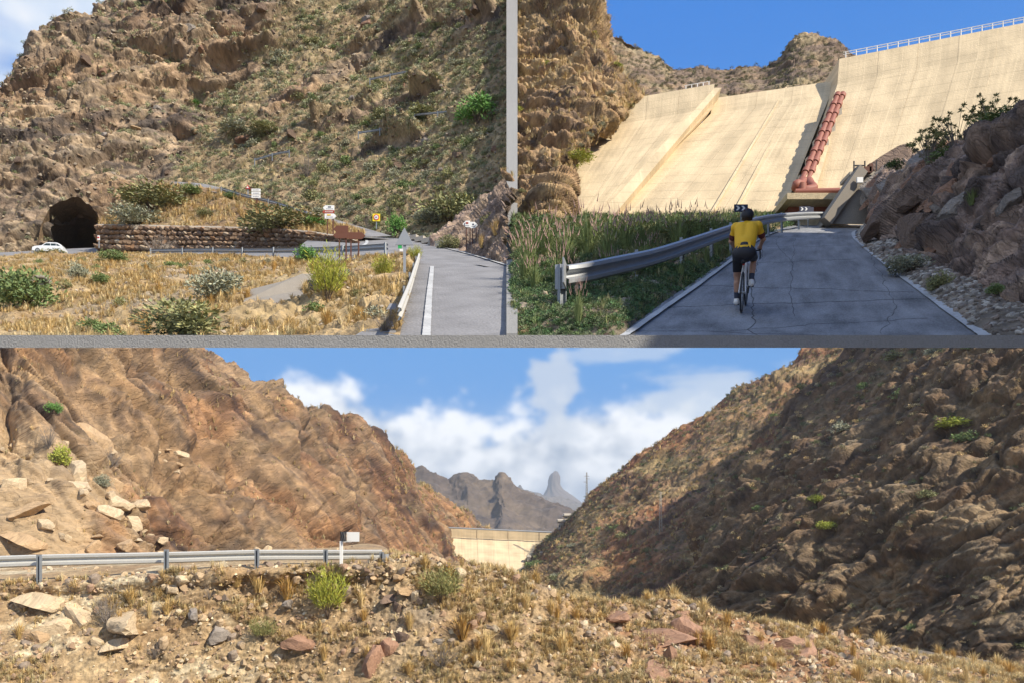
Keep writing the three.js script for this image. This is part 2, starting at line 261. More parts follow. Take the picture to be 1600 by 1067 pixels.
// left mountainside with beds dropping to the right
{
  const rows = [], C = [
    [[-120, 892, 33.5], [-120, 815, 35], [-110, 730, 38], [-100, 640, 43], [-90, 450, 51]],
    [[40, 887, 34], [30, 805, 36], [30, 715, 40], [30, 620, 46], [20, 445, 55]],
    [[150, 881, 35], [160, 795, 38.5], [150, 710, 44], [140, 620, 51], [130, 450, 62]],
    [[260, 877, 37], [265, 795, 42], [260, 712, 49], [250, 630, 58], [235, 470, 72]],
    [[360, 874, 40], [360, 798, 47], [350, 720, 56], [345, 640, 67], [335, 520, 82]],
    [[440, 873, 45], [440, 806, 53], [432, 740, 63], [425, 680, 75], [418, 600, 90]],
    [[520, 875, 53], [518, 815, 62], [512, 762, 73], [505, 712, 86], [498, 652, 100]],
    [[585, 880, 63], [583, 828, 73], [578, 780, 85], [572, 735, 97], [566, 678, 110]],
    [[645, 888, 76], [640, 845, 86], [634, 802, 97], [628, 765, 108], [622, 716, 120]],
    [[715, 896, 88], [700, 862, 98], [690, 832, 108], [684, 800, 120], [676, 758, 132]],
    [[775, 905, 96], [752, 884, 106], [742, 862, 118], [738, 838, 130], [728, 800, 144]],
    [[800, 915, 104], [790, 900, 114], [782, 884, 126], [776, 862, 138], [768, 836, 152]]];
  C.forEach((c) => { for (let k = 1; k < 5; k++) c[k][2] = c[0][2] + (c[k][2] - c[0][2]) * 0.46; });
  C.forEach((c, i) => { if (i > 3) { const q = i < 8 ? 1 : 0.3; c[4][0] -= 16 * q; c[4][1] += 4 * q; c[3][0] -= 9 * q; c[3][1] += 3 * q; } });
  for (let k = 0; k < 5; k++) rows.push(C.map((c) => c[k])); rows.push(C.map((c) => [c[4][0] + 8, c[4][1] + 10, c[4][2] + 8])); rows.push(C.map((c) => [c[4][0] + 20, c[4][1] + 70, c[4][2] + 26]));
  const dip = [0.48, 0.60, -0.64], f = rockField(2.6, dip, { slab: 1.1, block: 0.9, crack: 0.8, along: 1.9, across: 0.75, fine: 0 }), f2 = rockField(5.5, dip, { rough: 0.3, fine: 0 }), fs = rockField(0.9, dip, { along: 1.8, across: 0.8, fine: 0, slab: 0.6 });
  const col = stoneColor(2.6, dip, [[0.085, 0.06, 0.048], [0.27, 0.17, 0.10], [0.145, 0.108, 0.082], [0.42, 0.28, 0.16], [0.18, 0.122, 0.082], [0.33, 0.215, 0.12]], 0.5, [0.44, 0.31, 0.17], 0.34);
  E.left = sheet(rows, 560, 330, (p, u, v) => { const X = px(p[0], p[2]), Y = py(p[1], p[2]), sc = sstep(280, 60, X) * sstep(640, 800, Y); return (f(p) * 0.75 + fs(p) * 0.34 + f2(p) * 0.85 * sstep(33, 40, -p[2])) * mix(1, 0.6, sstep(520, 680, X)) * sstep(0, 0.06, v) * mix(1, 0.35, sc) + 0.25 * sc * fbm(p[0] * 0.8, p[1] * 0.8, p[2] * 0.8, 4); },
    (p) => { const c = col(p), X = px(p[0], p[2]), Y = py(p[1], p[2]), n = fbm(p[0] * 0.2, p[1] * 0.2, p[2] * 0.2, 3); let o = mix3(c, [c[0] * 1.12 + 0.02, c[1] * 0.88, c[2] * 0.68], sstep(-0.05, 0.3, n + sstep(380, 620, X) * 0.18) * 0.6); const sc = sstep(290, 120, X + n * 260) * sstep(600, 760, Y + n * 260); return mix3(o, [0.55 + n * 0.3, 0.41 + n * 0.24, 0.25 + n * 0.15], sc * 0.75); }, 4.6);
  struct('mountain', E.left.g, MAT.rock);
}
// right mountainside, grassy, rising away to the right
{
  const C = [
    [[770, 918, 98], [790, 900, 101], [812, 878, 105], [834, 852, 110], [858, 830, 114], [878, 808, 119]],
    [[850, 945, 76], [862, 912, 82], [880, 880, 90], [898, 846, 98], [916, 812, 107], [942, 762, 119]],
    [[930, 960, 68], [940, 918, 74], [952, 876, 82], [966, 832, 92], [982, 788, 104], [1005, 712, 121]],
    [[1000, 970, 62], [1010, 918, 70], [1022, 868, 79], [1038, 815, 90], [1056, 760, 103], [1085, 664, 122]],
    [[1080, 980, 58], [1092, 915, 68], [1104, 850, 78], [1118, 790, 90], [1134, 720, 104], [1160, 618, 124]],
    [[1180, 1000, 56], [1190, 910, 67], [1200, 830, 78], [1212, 752, 91], [1228, 670, 106], [1252, 568, 126]],
    [[1300, 1010, 56], [1306, 900, 67], [1312, 800, 80], [1320, 700, 94], [1330, 610, 108], [1345, 505, 128]],
    [[1460, 1010, 58], [1460, 880, 70], [1460, 760, 84], [1460, 650, 98], [1460, 560, 112], [1470, 450, 132]]];
  C.forEach((c) => { for (let k = 1; k < 6; k++) c[k][2] = c[0][2] + (c[k][2] - c[0][2]) * 0.5; });
  const rows = []; for (let k = 0; k < 6; k++) rows.push(C.map((c) => c[k])); rows.push(C.map((c) => [c[5][0] + 4, c[5][1] + 8, c[5][2] + 8])); rows.push(C.map((c) => [c[5][0] + 10, c[5][1] + 80, c[5][2] + 30]));
  const dip = [-0.42, 0.62, -0.66], f = rockField(2.6, dip, { slab: 0.9, block: 0.8, along: 3, across: 0.5 }), fs = rockField(1.2, dip, { fine: 0, slab: 0.6 });
  const col = stoneColor(3.0, dip, [[0.19, 0.12, 0.085], [0.34, 0.21, 0.12], [0.25, 0.19, 0.12], [0.40, 0.26, 0.14]], 0.5, [0.42, 0.33, 0.165], 0.75);
  E.right = sheet(rows, 420, 330, (p, u, v) => { const a = sstep(-0.25, 0.3, fbm(p[0] * 0.05, p[1] * 0.06, p[2] * 0.05, 3) + sstep(0.55, 0.8, v) * 0.25 + sstep(0.25, 0, v) * 0.3); return (f(p) + fs(p) * 0.5) * mix(0.25, 0.8, a) + 0.9 * fbm(p[0] * 0.25, p[1] * 0.25, p[2] * 0.25, 4); },
    (p, u, v) => { const c = col(p), n = fbm(p[0] * 0.12 + 5, p[1] * 0.12, p[2] * 0.12, 4); return mix3(c, [c[0] * 1.2 + 0.03, c[1] * 0.85, c[2] * 0.62], sstep(0.0, 0.4, n + sstep(0.6, 0.85, v) * 0.25) * 0.7); }, 4);
  struct('mountain', E.right.g, MAT.rock);
}
// near cliff on the right, turned away from the sun
{
  const C = [
    [[1105, 948, 62], [1120, 895, 63], [1140, 845, 65], [1175, 790, 69], [1225, 725, 74], [1290, 640, 80], [1370, 560, 88]],
    [[1068, 952, 54], [1085, 895, 55.5], [1108, 842, 58], [1148, 782, 61.5], [1200, 718, 66], [1262, 640, 71], [1335, 552, 78]],
    [[1140, 968, 48], [1158, 900, 49], [1182, 832, 51], [1218, 760, 54.5], [1265, 678, 59], [1325, 590, 64], [1395, 480, 71]],
    [[1240, 985, 44], [1252, 905, 44.8], [1272, 822, 46.5], [1300, 740, 49.5], [1340, 645, 53.5], [1390, 550, 58], [1450, 440, 64]],
    [[1350, 1000, 41], [1358, 910, 41.6], [1372, 818, 43], [1394, 725, 45.5], [1424, 625, 49], [1460, 530, 53], [1510, 420, 58]],
    [[1470, 1020, 38.5], [1474, 918, 39], [1482, 815, 40.2], [1496, 715, 42.2], [1516, 610, 45], [1542, 515, 48.5], [1580, 405, 53]],
    [[1600, 1040, 36.5], [1602, 925, 36.9], [1606, 812, 38], [1614, 705, 39.8], [1628, 600, 42], [1646, 505, 45], [1672, 390, 49]],
    [[1760, 1060, 35], [1762, 935, 35.3], [1766, 810, 36.2], [1772, 695, 37.6], [1782, 590, 39.6], [1796, 495, 42], [1815, 380, 45]]];
  const rows = []; for (let k = 0; k < 7; k++) rows.push(C.map((c) => c[k])); rows.push(C.map((c) => [c[6][0] + 30, c[6][1] + 10, c[6][2] + 9]));
  const dip = [-0.30, 0.74, -0.60], f = rockField(2.3, dip, { slab: 1.3, block: 1.0, crack: 1.2, along: 2.4, across: 0.6, swell: 0.9, fine: 0.4 }), f2 = rockField(6.5, [-0.3, 0.8, -0.5], { rough: 0.2, swell: 0.8, fine: 0 }), fs = rockField(0.9, dip, { crack: 1.2, fine: 0, slab: 0.7 });
  const col = stoneColor(2.0, dip, [[0.11, 0.075, 0.055], [0.24, 0.155, 0.09], [0.16, 0.118, 0.078], [0.34, 0.235, 0.135]], 0.5, [0.38, 0.28, 0.16], 0.5);
  E.cliff = sheet(rows, 400, 360, (p, u) => (f(p) * 0.75 + fs(p) * 0.4 + f2(p) * 0.38) * mix(0.5, 1, sstep(0, 0.15, u)), (p) => { const c = col(p), n = sstep(0.05, 0.4, fbm(p[0] * 0.15 + 50, p[1] * 0.2, p[2] * 0.15, 4)); return mix3(c, [0.46, 0.38, 0.25], n * 0.35); }, 3);
  struct('cliff', E.cliff.g, MAT.rock);
}
// dark ridges far up the valley and the lone rock peak
{
  const ridge = (pts, d, depth, amp, seed, cols, bottom = 900) => {
    const rows = [pts.map(([x]) => [x, bottom, d - depth]), pts.map(([x, y]) => [x, mix(bottom, y, 0.5), d - depth * 0.5]), pts.map(([x, y]) => [x, mix(bottom, y, 0.85), d - depth * 0.14]), pts.map(([x, y]) => [x, y, d]), pts.map(([x, y]) => [x, y + 4, d + depth * 0.08]), pts.map(([x, y]) => [x, y + 60, d + depth * 0.5])];
    return sheet(rows, 260, 90, (p) => amp * (fbm(p[0] / amp * 0.10 + seed, p[1] / amp * 0.10, p[2] / amp * 0.10, 5) * 2.4 + (ridged(p[0] / amp * 0.3, p[1] / amp * 0.3, p[2] / amp * 0.3, 5) - 0.5) * 0.9), (p) => { const n = fbm(p[0] / amp * 0.1, p[1] / amp * 0.2, p[2] / amp * 0.1, 5), s = 1 + n3(p[0] / amp, p[1] / amp, p[2] / amp) * 0.5; return mix3(cols[0], cols[1], clamp(0.5 + n * 2)).map((q) => q * s); }, 30);
  };
  struct('ridge', ridge([[560, 690], [610, 712], [640, 731], [668, 737], [700, 757], [712, 750], [730, 744], [748, 752], [772, 756], [779, 746], [785, 742], [793, 752], [815, 770], [840, 782], [862, 787], [885, 797], [910, 806], [960, 830]], 420, 150, 5, 3, [[0.11, 0.085, 0.07], [0.17, 0.13, 0.09]]).g, MAT.rock);
  struct('ridge', ridge([[790, 772], [812, 760], [822, 766], [840, 770], [856, 776], [880, 780], [930, 790], [980, 800], [1040, 815]], 1300, 300, 6, 8, [[0.13, 0.11, 0.09], [0.16, 0.13, 0.10]], 870).g, MAT.rock);
  // the peak: stacked uneven rings
  const P = [[815, 935, 805], [832, 916, 790], [842, 904, 781], [848, 894, 774], [852, 887, 769], [855, 879, 764], [856.5, 875.5, 757], [857, 875, 750], [858.5, 874.5, 744], [861, 873.5, 740], [865, 872.5, 737.5], [867, 870, 736.5]], d = 1500, pos = [], idx = [], cc = [], uvs = [], nn = 48;
  P.forEach(([x0, x1, y], j) => { for (let i = 0; i <= nn; i++) { const a = i / nn * TAU, c = at((x0 + x1) / 2, y, d), R = (x1 - x0) / 2 / F * d, r = R * (1 + 0.42 * fbm(Math.cos(a) * 3, Math.sin(a) * 3, y * 0.12, 5)); pos.push(c.x + Math.cos(a) * r, c.y + 3 * n3(a * 2, y, 1), c.z + Math.sin(a) * r * 0.8); cc.push(0.17, 0.14, 0.12); uvs.push(i / nn * 12, j * 2); if (j && i < nn) { const q = j * (nn + 1) + i; idx.push(q, q - nn - 1, q + 1, q + 1, q - nn - 1, q - nn); } } });
  struct('rock_peak', geo(pos, idx, uvs, cc), MAT.rock);
}
scene.fog = new THREE.FogExp2(RGB(0.58, 0.66, 0.76), 0.00042);
// ================================================================== added grey ledge, standing in for the inner collage borders, carrying the upper places
const concrete = STD({ color: RGB(0.315, 0.315, 0.31), map: grainMap, bumpMap: grainBump, bumpScale: 0.002 });
{
  const z0 = 1.74, z1 = 13.6, sl = (HOR - 524) / F, t = 19 / F * z0, y = (z) => EYE + sl * z;
  const o = thing('ledge', 'grey concrete ledge and low dividing wall between the two upper roads and the valley', 'ledge');
  const P = [[-1.62, -z0], [1.62, -z0], [z1 * 0.9, -z1], [-z1 * 0.9, -z1]], pos = [];
  for (const s of [0, 1]) for (const [x, z] of P) pos.push(x, y(-z) - s * t, z);
  const g = geo(pos, [0, 1, 2, 0, 2, 3, 4, 6, 5, 4, 7, 6, 0, 4, 5, 0, 5, 1, 1, 5, 6, 1, 6, 2, 2, 6, 7, 2, 7, 3, 3, 7, 4, 3, 4, 0]).toNonIndexed(); g.computeVertexNormals();
  g.setAttribute('uv', new THREE.BufferAttribute(new Float32Array(g.attributes.position.count * 2).map((_, i) => { const k = i >> 1, p = g.attributes.position; return (i & 1) ? p.getY(k) * 2 + p.getZ(k) : p.getX(k) * 2; }), 2));
  mesh('slab', g, concrete, o);
  for (const [x, z] of [[-1.58, -1.9], [1.58, -1.9], [-11.4, -13.2], [11.4, -13.2]]) mesh('pillar', box(0.14, y(-z) + 22 - t, 0.14, x, (y(-z) - 22 - t) / 2, z), concrete, o);
  // the low wall added for the border between the two places follows the slopes on either side of it
  E.wallPath = [[521, 10.3], [500, 11.8], [470, 14.2], [440, 18], [415, 23.5], [395, 30], [375, 36], [345, 40.5], [280, 44.5], [220, 48.5], [160, 53], [90, 58], [20, 62.5], [-40, 66]];
  const pts = E.wallPath.map(([r, d]) => up(800, r, d)), q = [], ix = [], uvs = [];
  pts.forEach((p, i) => { const w = 8.6 / F * -p.z, hgt = Math.min(0.55, (526 - E.wallPath[i][0]) / F * -p.z + 0.004); for (const [dx, dy] of [[-w, -hgt], [-w, 0], [w, 0], [w, -hgt]]) { q.push(p.x + dx, p.y + dy, p.z); uvs.push(dx * 8, i * 0.4 + dy); } if (i) for (let k = 0; k < 3; k++) { const a = (i - 1) * 4 + k, b = i * 4 + k; ix.push(a, a + 1, b + 1, a, b + 1, b); } });
  ix.push(0, 2, 1, 0, 3, 2); const wg = geo(q, ix, uvs).toNonIndexed(); wg.computeVertexNormals(); mesh('border_wall', wg, concrete, o);
}

// ================================================================== upper left: the road junction below the mountainside
const tunnelC = up(118, 372, 60), inTunnel = (x, y) => { const a = (x - tunnelC.x) / (40 / F * 60 * S), b = (y - tunnelC.y) / (56 / F * 60 * S); return a * a * (b < 0 ? 1 : 1) + b * b < 1 && b > -0.6; };
{
  const C = [
    [[-80, 402, 57], [-80, 352, 59], [-80, 300, 61.5], [-80, 250, 64], [-80, 205, 66]],
    [[20, 400, 58], [20, 340, 60], [20, 270, 63], [20, 200, 66], [20, 138, 68.5]],
    [[100, 398, 59], [100, 325, 61], [100, 240, 64], [100, 155, 67.5], [100, 76, 70.5]],
    [[160, 392, 59], [165, 310, 62], [165, 220, 65.5], [165, 120, 69], [165, 36, 72]],
    [[230, 385, 58.5], [250, 290, 63.5], [250, 195, 67], [250, 90, 70.5], [250, -14, 73]],
    [[320, 372, 58], [340, 270, 64.5], [340, 180, 68], [340, 80, 71], [340, -24, 73.5]],
    [[430, 372, 57], [430, 275, 63], [430, 185, 67.5], [430, 85, 71], [430, -28, 73.5]],
    [[540, 372, 54], [530, 290, 60.5], [525, 195, 66], [520, 90, 70.5], [520, -28, 73.5]],
    [[630, 378, 49.5], [625, 300, 57], [620, 205, 64], [615, 95, 69.5], [610, -28, 73]],
    [[710, 388, 44], [710, 310, 51.5], [708, 215, 58], [706, 100, 65], [704, -28, 71]],
    [[806, 402, 38], [806, 325, 45], [806, 225, 51.5], [806, 108, 60], [806, -28, 68]]];
  const rows = []; for (let k = 0; k < 5; k++) rows.push(C.map((c) => c[k])); rows.push(C.map((c) => [c[4][0], c[4][1] + 3, c[4][2] + 1.5])); rows.push(C.map((c) => [c[4][0], c[4][1] + 60, c[4][2] + 5]));
  const dip = [-0.42, 0.70, -0.58], L = 0.60, f = rockField(L, dip, { slab: 1.7, block: 0.9, along: 2.8, across: 0.6, fine: 0.5 }), f1 = rockField(0.20, dip, { slab: 1.0, block: 1.2, along: 1.8, across: 0.8, fine: 0.3 });
  // exposed bands of rock run up to the right across the scrub slope
  const bands = [[415, 172, 655, 36, 15], [500, 196, 690, 140, 9], [285, 84, 425, 62, 13], [330, 128, 400, 108, 12], [650, 48, 770, 20, 9], [560, 240, 660, 215, 10]];
  const band = (p) => { const X = px(p[0], p[2]), Y = py(p[1], p[2]), w = 16 * fbm(p[0] * 1.4, p[1] * 1.4, p[2] * 1.4, 3); let m = 0; for (const [x0, y0, x1, y1, r] of bands) { const dx = x1 - x0, dy = y1 - y0, t = clamp(((X - x0) * dx + (Y - y0) * dy) / (dx * dx + dy * dy)), d = Math.hypot(X - x0 - dx * t, Y - y0 - dy * t) + w; m = Math.max(m, sstep(r * 1.35, r * 0.6, d)); } return m; };
  const rocky = (p) => { const X = px(p[0], p[2]), Y = py(p[1], p[2]), left = sstep(330, 200, X - (280 - Y) * 0.55); return clamp(left * 0.9 + band(p) + 0.5 * fbm(p[0] * 0.9, p[1] * 0.9, p[2] * 0.9, 3) + 0.05); };
  E.ulRocky = rocky;
  const cA = stoneColor(0.42, dip, [[0.13, 0.105, 0.09], [0.37, 0.275, 0.195], [0.22, 0.18, 0.145], [0.52, 0.40, 0.275], [0.29, 0.225, 0.165]], 0.5, [0.54, 0.43, 0.285], 0.42);
  E.ulHill = sheet(rows, 620, 420, (p, u, v) => (f(p) * mix(0.22, 0.75, rocky(p)) + f1(p) * mix(0.25, 0.42, rocky(p)) + 0.12 * fbm(p[0] * 2, p[1] * 2, p[2] * 2, 4) + 0.12 * band(p)) * sstep(0, 0.05, v + 0.01),
    (p) => { const k = rocky(p), c = cA(p), n = fbm(p[0] * 1.2, p[1] * 1.2, p[2] * 1.2, 4), s = 1 + 0.5 * n3(p[0] * 14, p[1] * 14, p[2] * 14) + 0.4 * n3(p[0] * 31, p[1] * 31, p[2] * 31); const g = mix3([0.36, 0.27, 0.17], [0.47, 0.38, 0.23], clamp(0.5 + n * 2)).map((q) => q * s); const red = sstep(0.1, 0.45, fbm(p[0] * 0.7 + 8, p[1] * 0.7, p[2] * 0.7, 3) + 0.15); return mix3(g, mix3(c, [c[0] * 1.05, c[1] * 0.95, c[2] * 0.88], red), sstep(0.2, 0.6, k)); }, 0.6, up, (x, y) => !inTunnel(x, y));
  struct('mountain', E.ulHill.g, MAT.rockUp);
  // tunnel bore behind the opening
  const pos = [], idx = [], col = [], uv = [], nn = 40, mm = 26, rx = 49 / F * 60 * S, ry = 66 / F * 60 * S;
  for (let j = 0; j <= mm; j++) for (let i = 0; i <= nn; i++) {
    const t = j / mm, a = mix(-0.32, Math.PI + 0.32, i / nn), sh = 1 + 0.16 * fbm(Math.cos(a) * 3, Math.sin(a) * 3, t * 8, 4);
    pos.push(tunnelC.x + Math.cos(a) * rx * sh * (1.06 - t * 0.1) - t * t * 1.5 - t * 0.1, tunnelC.y - 0.10 + Math.sin(a) * ry * sh * (1.06 - t * 0.15), tunnelC.z + 0.10 - t * 2.6); const s = 0.8 + 0.5 * n3(i, j, 3); col.push(0.36 * s, 0.25 * s, 0.15 * s); uv.push(i * 0.1, j * 0.15);
    if (i < nn && j < mm) { const q = j * (nn + 1) + i; idx.push(q, q + 1, q + nn + 2, q, q + nn + 2, q + nn + 1); }
  }
  const cap = pos.length / 3; pos.push(tunnelC.x - 1.6, tunnelC.y, tunnelC.z - 2.4); col.push(0.2, 0.14, 0.09); uv.push(0, 0); for (let i = 0; i < nn; i++) idx.push(mm * (nn + 1) + i, mm * (nn + 1) + i + 1, cap);
  tag(mesh('rock_tunnel', geo(pos, idx, uv, col), MAT.rockUp), 'dark rock tunnel mouth in the cliff beside the white car', 'tunnel');
}
// the gully side in front of the lower road
{
  const rows = [
    [[-90, 536, 14.5], [80, 536, 14], [220, 536, 13.4], [360, 536, 12.6], [480, 536, 11.8], [570, 536, 11], [622, 536, 10.6]],
    [[-90, 500, 20], [80, 498, 19], [220, 494, 17.5], [360, 490, 16], [480, 490, 14.6], [575, 492, 13.2], [632, 490, 12.3]],
    [[-90, 458, 28], [80, 452, 27], [220, 450, 25], [360, 448, 22.4], [485, 446, 19.6], [590, 446, 17.2], [642, 446, 16.2]],
    [[-90, 425, 38], [80, 420, 37], [220, 418, 34.5], [360, 420, 30.5], [490, 420, 26], [600, 420, 22.6], [650, 418, 21.4]],
    [[-90, 406, 49], [80, 400, 50], [220, 398, 48], [360, 402, 41.5], [500, 406, 34], [610, 406, 28], [656, 404, 26.4]],
    [[-90, 410, 52], [80, 404, 53], [220, 402, 51], [360, 407, 44], [500, 412, 36], [610, 412, 30], [656, 410, 28]]];
  const f = rockField(0.22, [-0.5, 0.8, 0.3], { slab: 0.8, block: 0.8 });
  E.ulFore = sheet(rows, 440, 230, (p, u, v) => { const a = sstep(0.0, 0.35, fbm(p[0] * 1.4 + 3, p[1] * 1.4, p[2] * 1.4, 3) + sstep(0.6, 0.95, u) * 0.2); return (f(p) * mix(0.12, 0.6, a) + 0.05 * fbm(p[0] * 4, p[1] * 4, p[2] * 4, 4) + 0.012 * n3(p[0] * 25, p[1] * 25, p[2] * 25)) * sstep(1.0, 0.9, v) * sstep(1.0, 0.94, u) * sstep(0, 0.08, v); },
    (p) => { const n = fbm(p[0] * 1.6, p[1] * 1.6, p[2] * 1.6, 4), m = n3(p[0] * 9, p[1] * 9, p[2] * 9), q = n3(p[0] * 27, p[1] * 27, p[2] * 27); let c = mix3([0.45, 0.31, 0.17], [0.60, 0.47, 0.27], clamp(0.5 + n * 1.7)); c = mix3(c, [0.46, 0.42, 0.36], sstep(0.05, 0.3, fbm(p[0] * 1.1 + 9, p[1] * 1.1, p[2] * 1.1, 4)) * 0.55); const s = 1 + 0.3 * m + 0.45 * q; return c.map((v) => v * s); }, 0.35, up);
  struct('hillside', E.ulFore.g, MAT.soilUp);
}
// roads: asphalt sheets
const asphaltMap = tex(512, tWrap3((u, v) => { const n = grainN(u, v), p = fbm(u * 7, v * 7, 3, 5); return 0.66 + (n - 0.5) * 0.55 + p * 0.30; }));
function tWrap3(fn) { const w = tWrap(fn); return (u, v) => [w(u, v)]; }
const asphalt = STD({ color: RGB(0.30, 0.30, 0.315), map: asphaltMap, bumpMap: grainBump, bumpScale: 0.003, roughness: 0.88 });
const flatUV = (g, per) => { const p = g.attributes.position, uv = new Float32Array(p.count * 2); for (let i = 0; i < p.count; i++) { uv[i * 2] = p.getX(i) / per; uv[i * 2 + 1] = (p.getZ(i) + p.getY(i) * 0.5) / per; } g.setAttribute('uv', new THREE.BufferAttribute(uv, 2)); g.deleteAttribute('color'); return g; };
const roadD = (r) => 2134 / (r - 330);
{
  const R = [[536, 536, 799], [500, 590, 799], [470, 612, 799], [440, 632, 799], [420, 560, 799], [405, 500, 799], [395, 470, 799], [385, 470, 770], [376, 480, 720], [368, 500, 660], [362, 515, 600]];
  E.ulRoad = sheet(R.map(([r, a, b]) => [0, 0.33, 0.66, 1].map((t) => [mix(a, b, t), r, roadD(r)])), 60, 60, null, () => [1, 1, 1], 1, up);
  struct('road', flatUV(E.ulRoad.g, 1.1), asphalt);
  // lower road to the tunnel and upper road up the hill
  const strip = (pts, place) => { const P = pts.map(([a, b, d0, c, d, d1]) => [[a, b, d0], [(a + c) / 2, (b + d) / 2, (d0 + d1) / 2], [c, d, d1]]); return sheet(P, 2, 60, null, () => [1, 1, 1], 1, place); };
  struct('road', flatUV(strip([[-80, 412, 51, -80, 398, 57], [40, 407, 51.5, 40, 393, 58], [130, 403, 51, 132, 388, 58], [220, 401, 49, 225, 388, 55.5], [330, 402, 44, 330, 389, 51.5], [430, 404, 38.5, 430, 390, 46.5], [520, 405, 33, 520, 390, 41], [560, 404, 30, 565, 389, 37]], up).g, 1.1), asphalt);
  E.ulUpper = strip([[556, 371, 44.5, 612, 369, 48], [500, 349, 50.5, 530, 345, 55], [450, 332, 53.5, 478, 330, 57], [410, 320, 55, 432, 317, 58.5], [375, 313, 56, 390, 308, 59.5], [340, 302, 57, 352, 296, 61], [312, 296, 58, 320, 288, 62], [280, 293, 58.6, 290, 285, 62.5], [262, 292, 59.5, 268, 284, 63]], up);
  struct('road', flatUV(E.ulUpper.g, 1.1), asphalt);
}
// terrace between the stone wall and the upper road
{
  const rows = [
    [[150, 353, 53], [220, 354, 52.4], [300, 356, 51.2], [380, 358, 49.6], [460, 362, 47.4], [530, 372, 44.5], [560, 378, 43]],
    [[170, 338, 55.4], [235, 335, 54.8], [310, 335, 53.6], [390, 341, 51.8], [470, 350, 49.4], [535, 364, 46], [562, 372, 44]],
    [[200, 318, 58.5], [250, 308, 58], [310, 305, 56.6], [390, 322, 54.5], [465, 339, 52], [540, 359, 47.8], [566, 368, 45]],
    [[215, 298, 60.6], [265, 290, 60], [325, 294, 58.2], [395, 314, 56.2], [468, 333, 53.8], [536, 358, 48.8], [570, 366, 46]]];
  E.terrace = sheet(rows, 200, 70, (p, u, v) => (0.10 * fbm(p[0] * 3, p[1] * 3, p[2] * 3, 4) + 0.025 * n3(p[0] * 14, p[1] * 14, p[2] * 14)) * sstep(0, 0.1, v) * sstep(1, 0.85, v) * sstep(1, 0.85, u), (p) => { const n = fbm(p[0] * 2, p[1] * 2, p[2] * 2, 4), s = 1 + 0.4 * n3(p[0] * 20, p[1] * 20, p[2] * 20); return mix3([0.38, 0.26, 0.16], [0.52, 0.40, 0.23], clamp(0.5 + n * 2)).map((q) => q * s); }, 0.4, up);
  struct('hillside', E.terrace.g, MAT.soilUp);
}
// rocky bank on the right of the junction
{
  const rows = [
    [[672, 386, 39], [700, 391, 36], [735, 401, 31.5], [770, 412, 27.5], [796, 420, 25]],
    [[680, 372, 41], [708, 374, 38], [742, 380, 33.5], [774, 385, 29.5], [796, 390, 27]],
    [[694, 356, 43.5], [720, 352, 40.5], [750, 350, 36.5], [778, 348, 32.5], [796, 348, 30]],
    [[712, 344, 46.5], [735, 330, 44], [760, 316, 40.5], [784, 304, 37], [796, 298, 35]],
    [[725, 346, 50], [748, 330, 48], [772, 312, 45], [792, 298, 42], [796, 294, 40]]];
  const f = rockField(0.22, [-0.5, 0.65, -0.5], { slab: 1.3, along: 2.6, across: 0.55 }), c = stoneColor(0.2, [-0.5, 0.65, -0.5], [[0.24, 0.18, 0.15], [0.42, 0.31, 0.26], [0.33, 0.25, 0.21], [0.5, 0.38, 0.29]], 0.5, [0.52, 0.40, 0.25], 0.4);
  E.ulBank = sheet(rows, 160, 130, (p, u, v) => f(p) * 0.75 * sstep(0, 0.1, v), c, 0.5, up); struct('rock_bank', E.ulBank.g, MAT.rockUp);
}

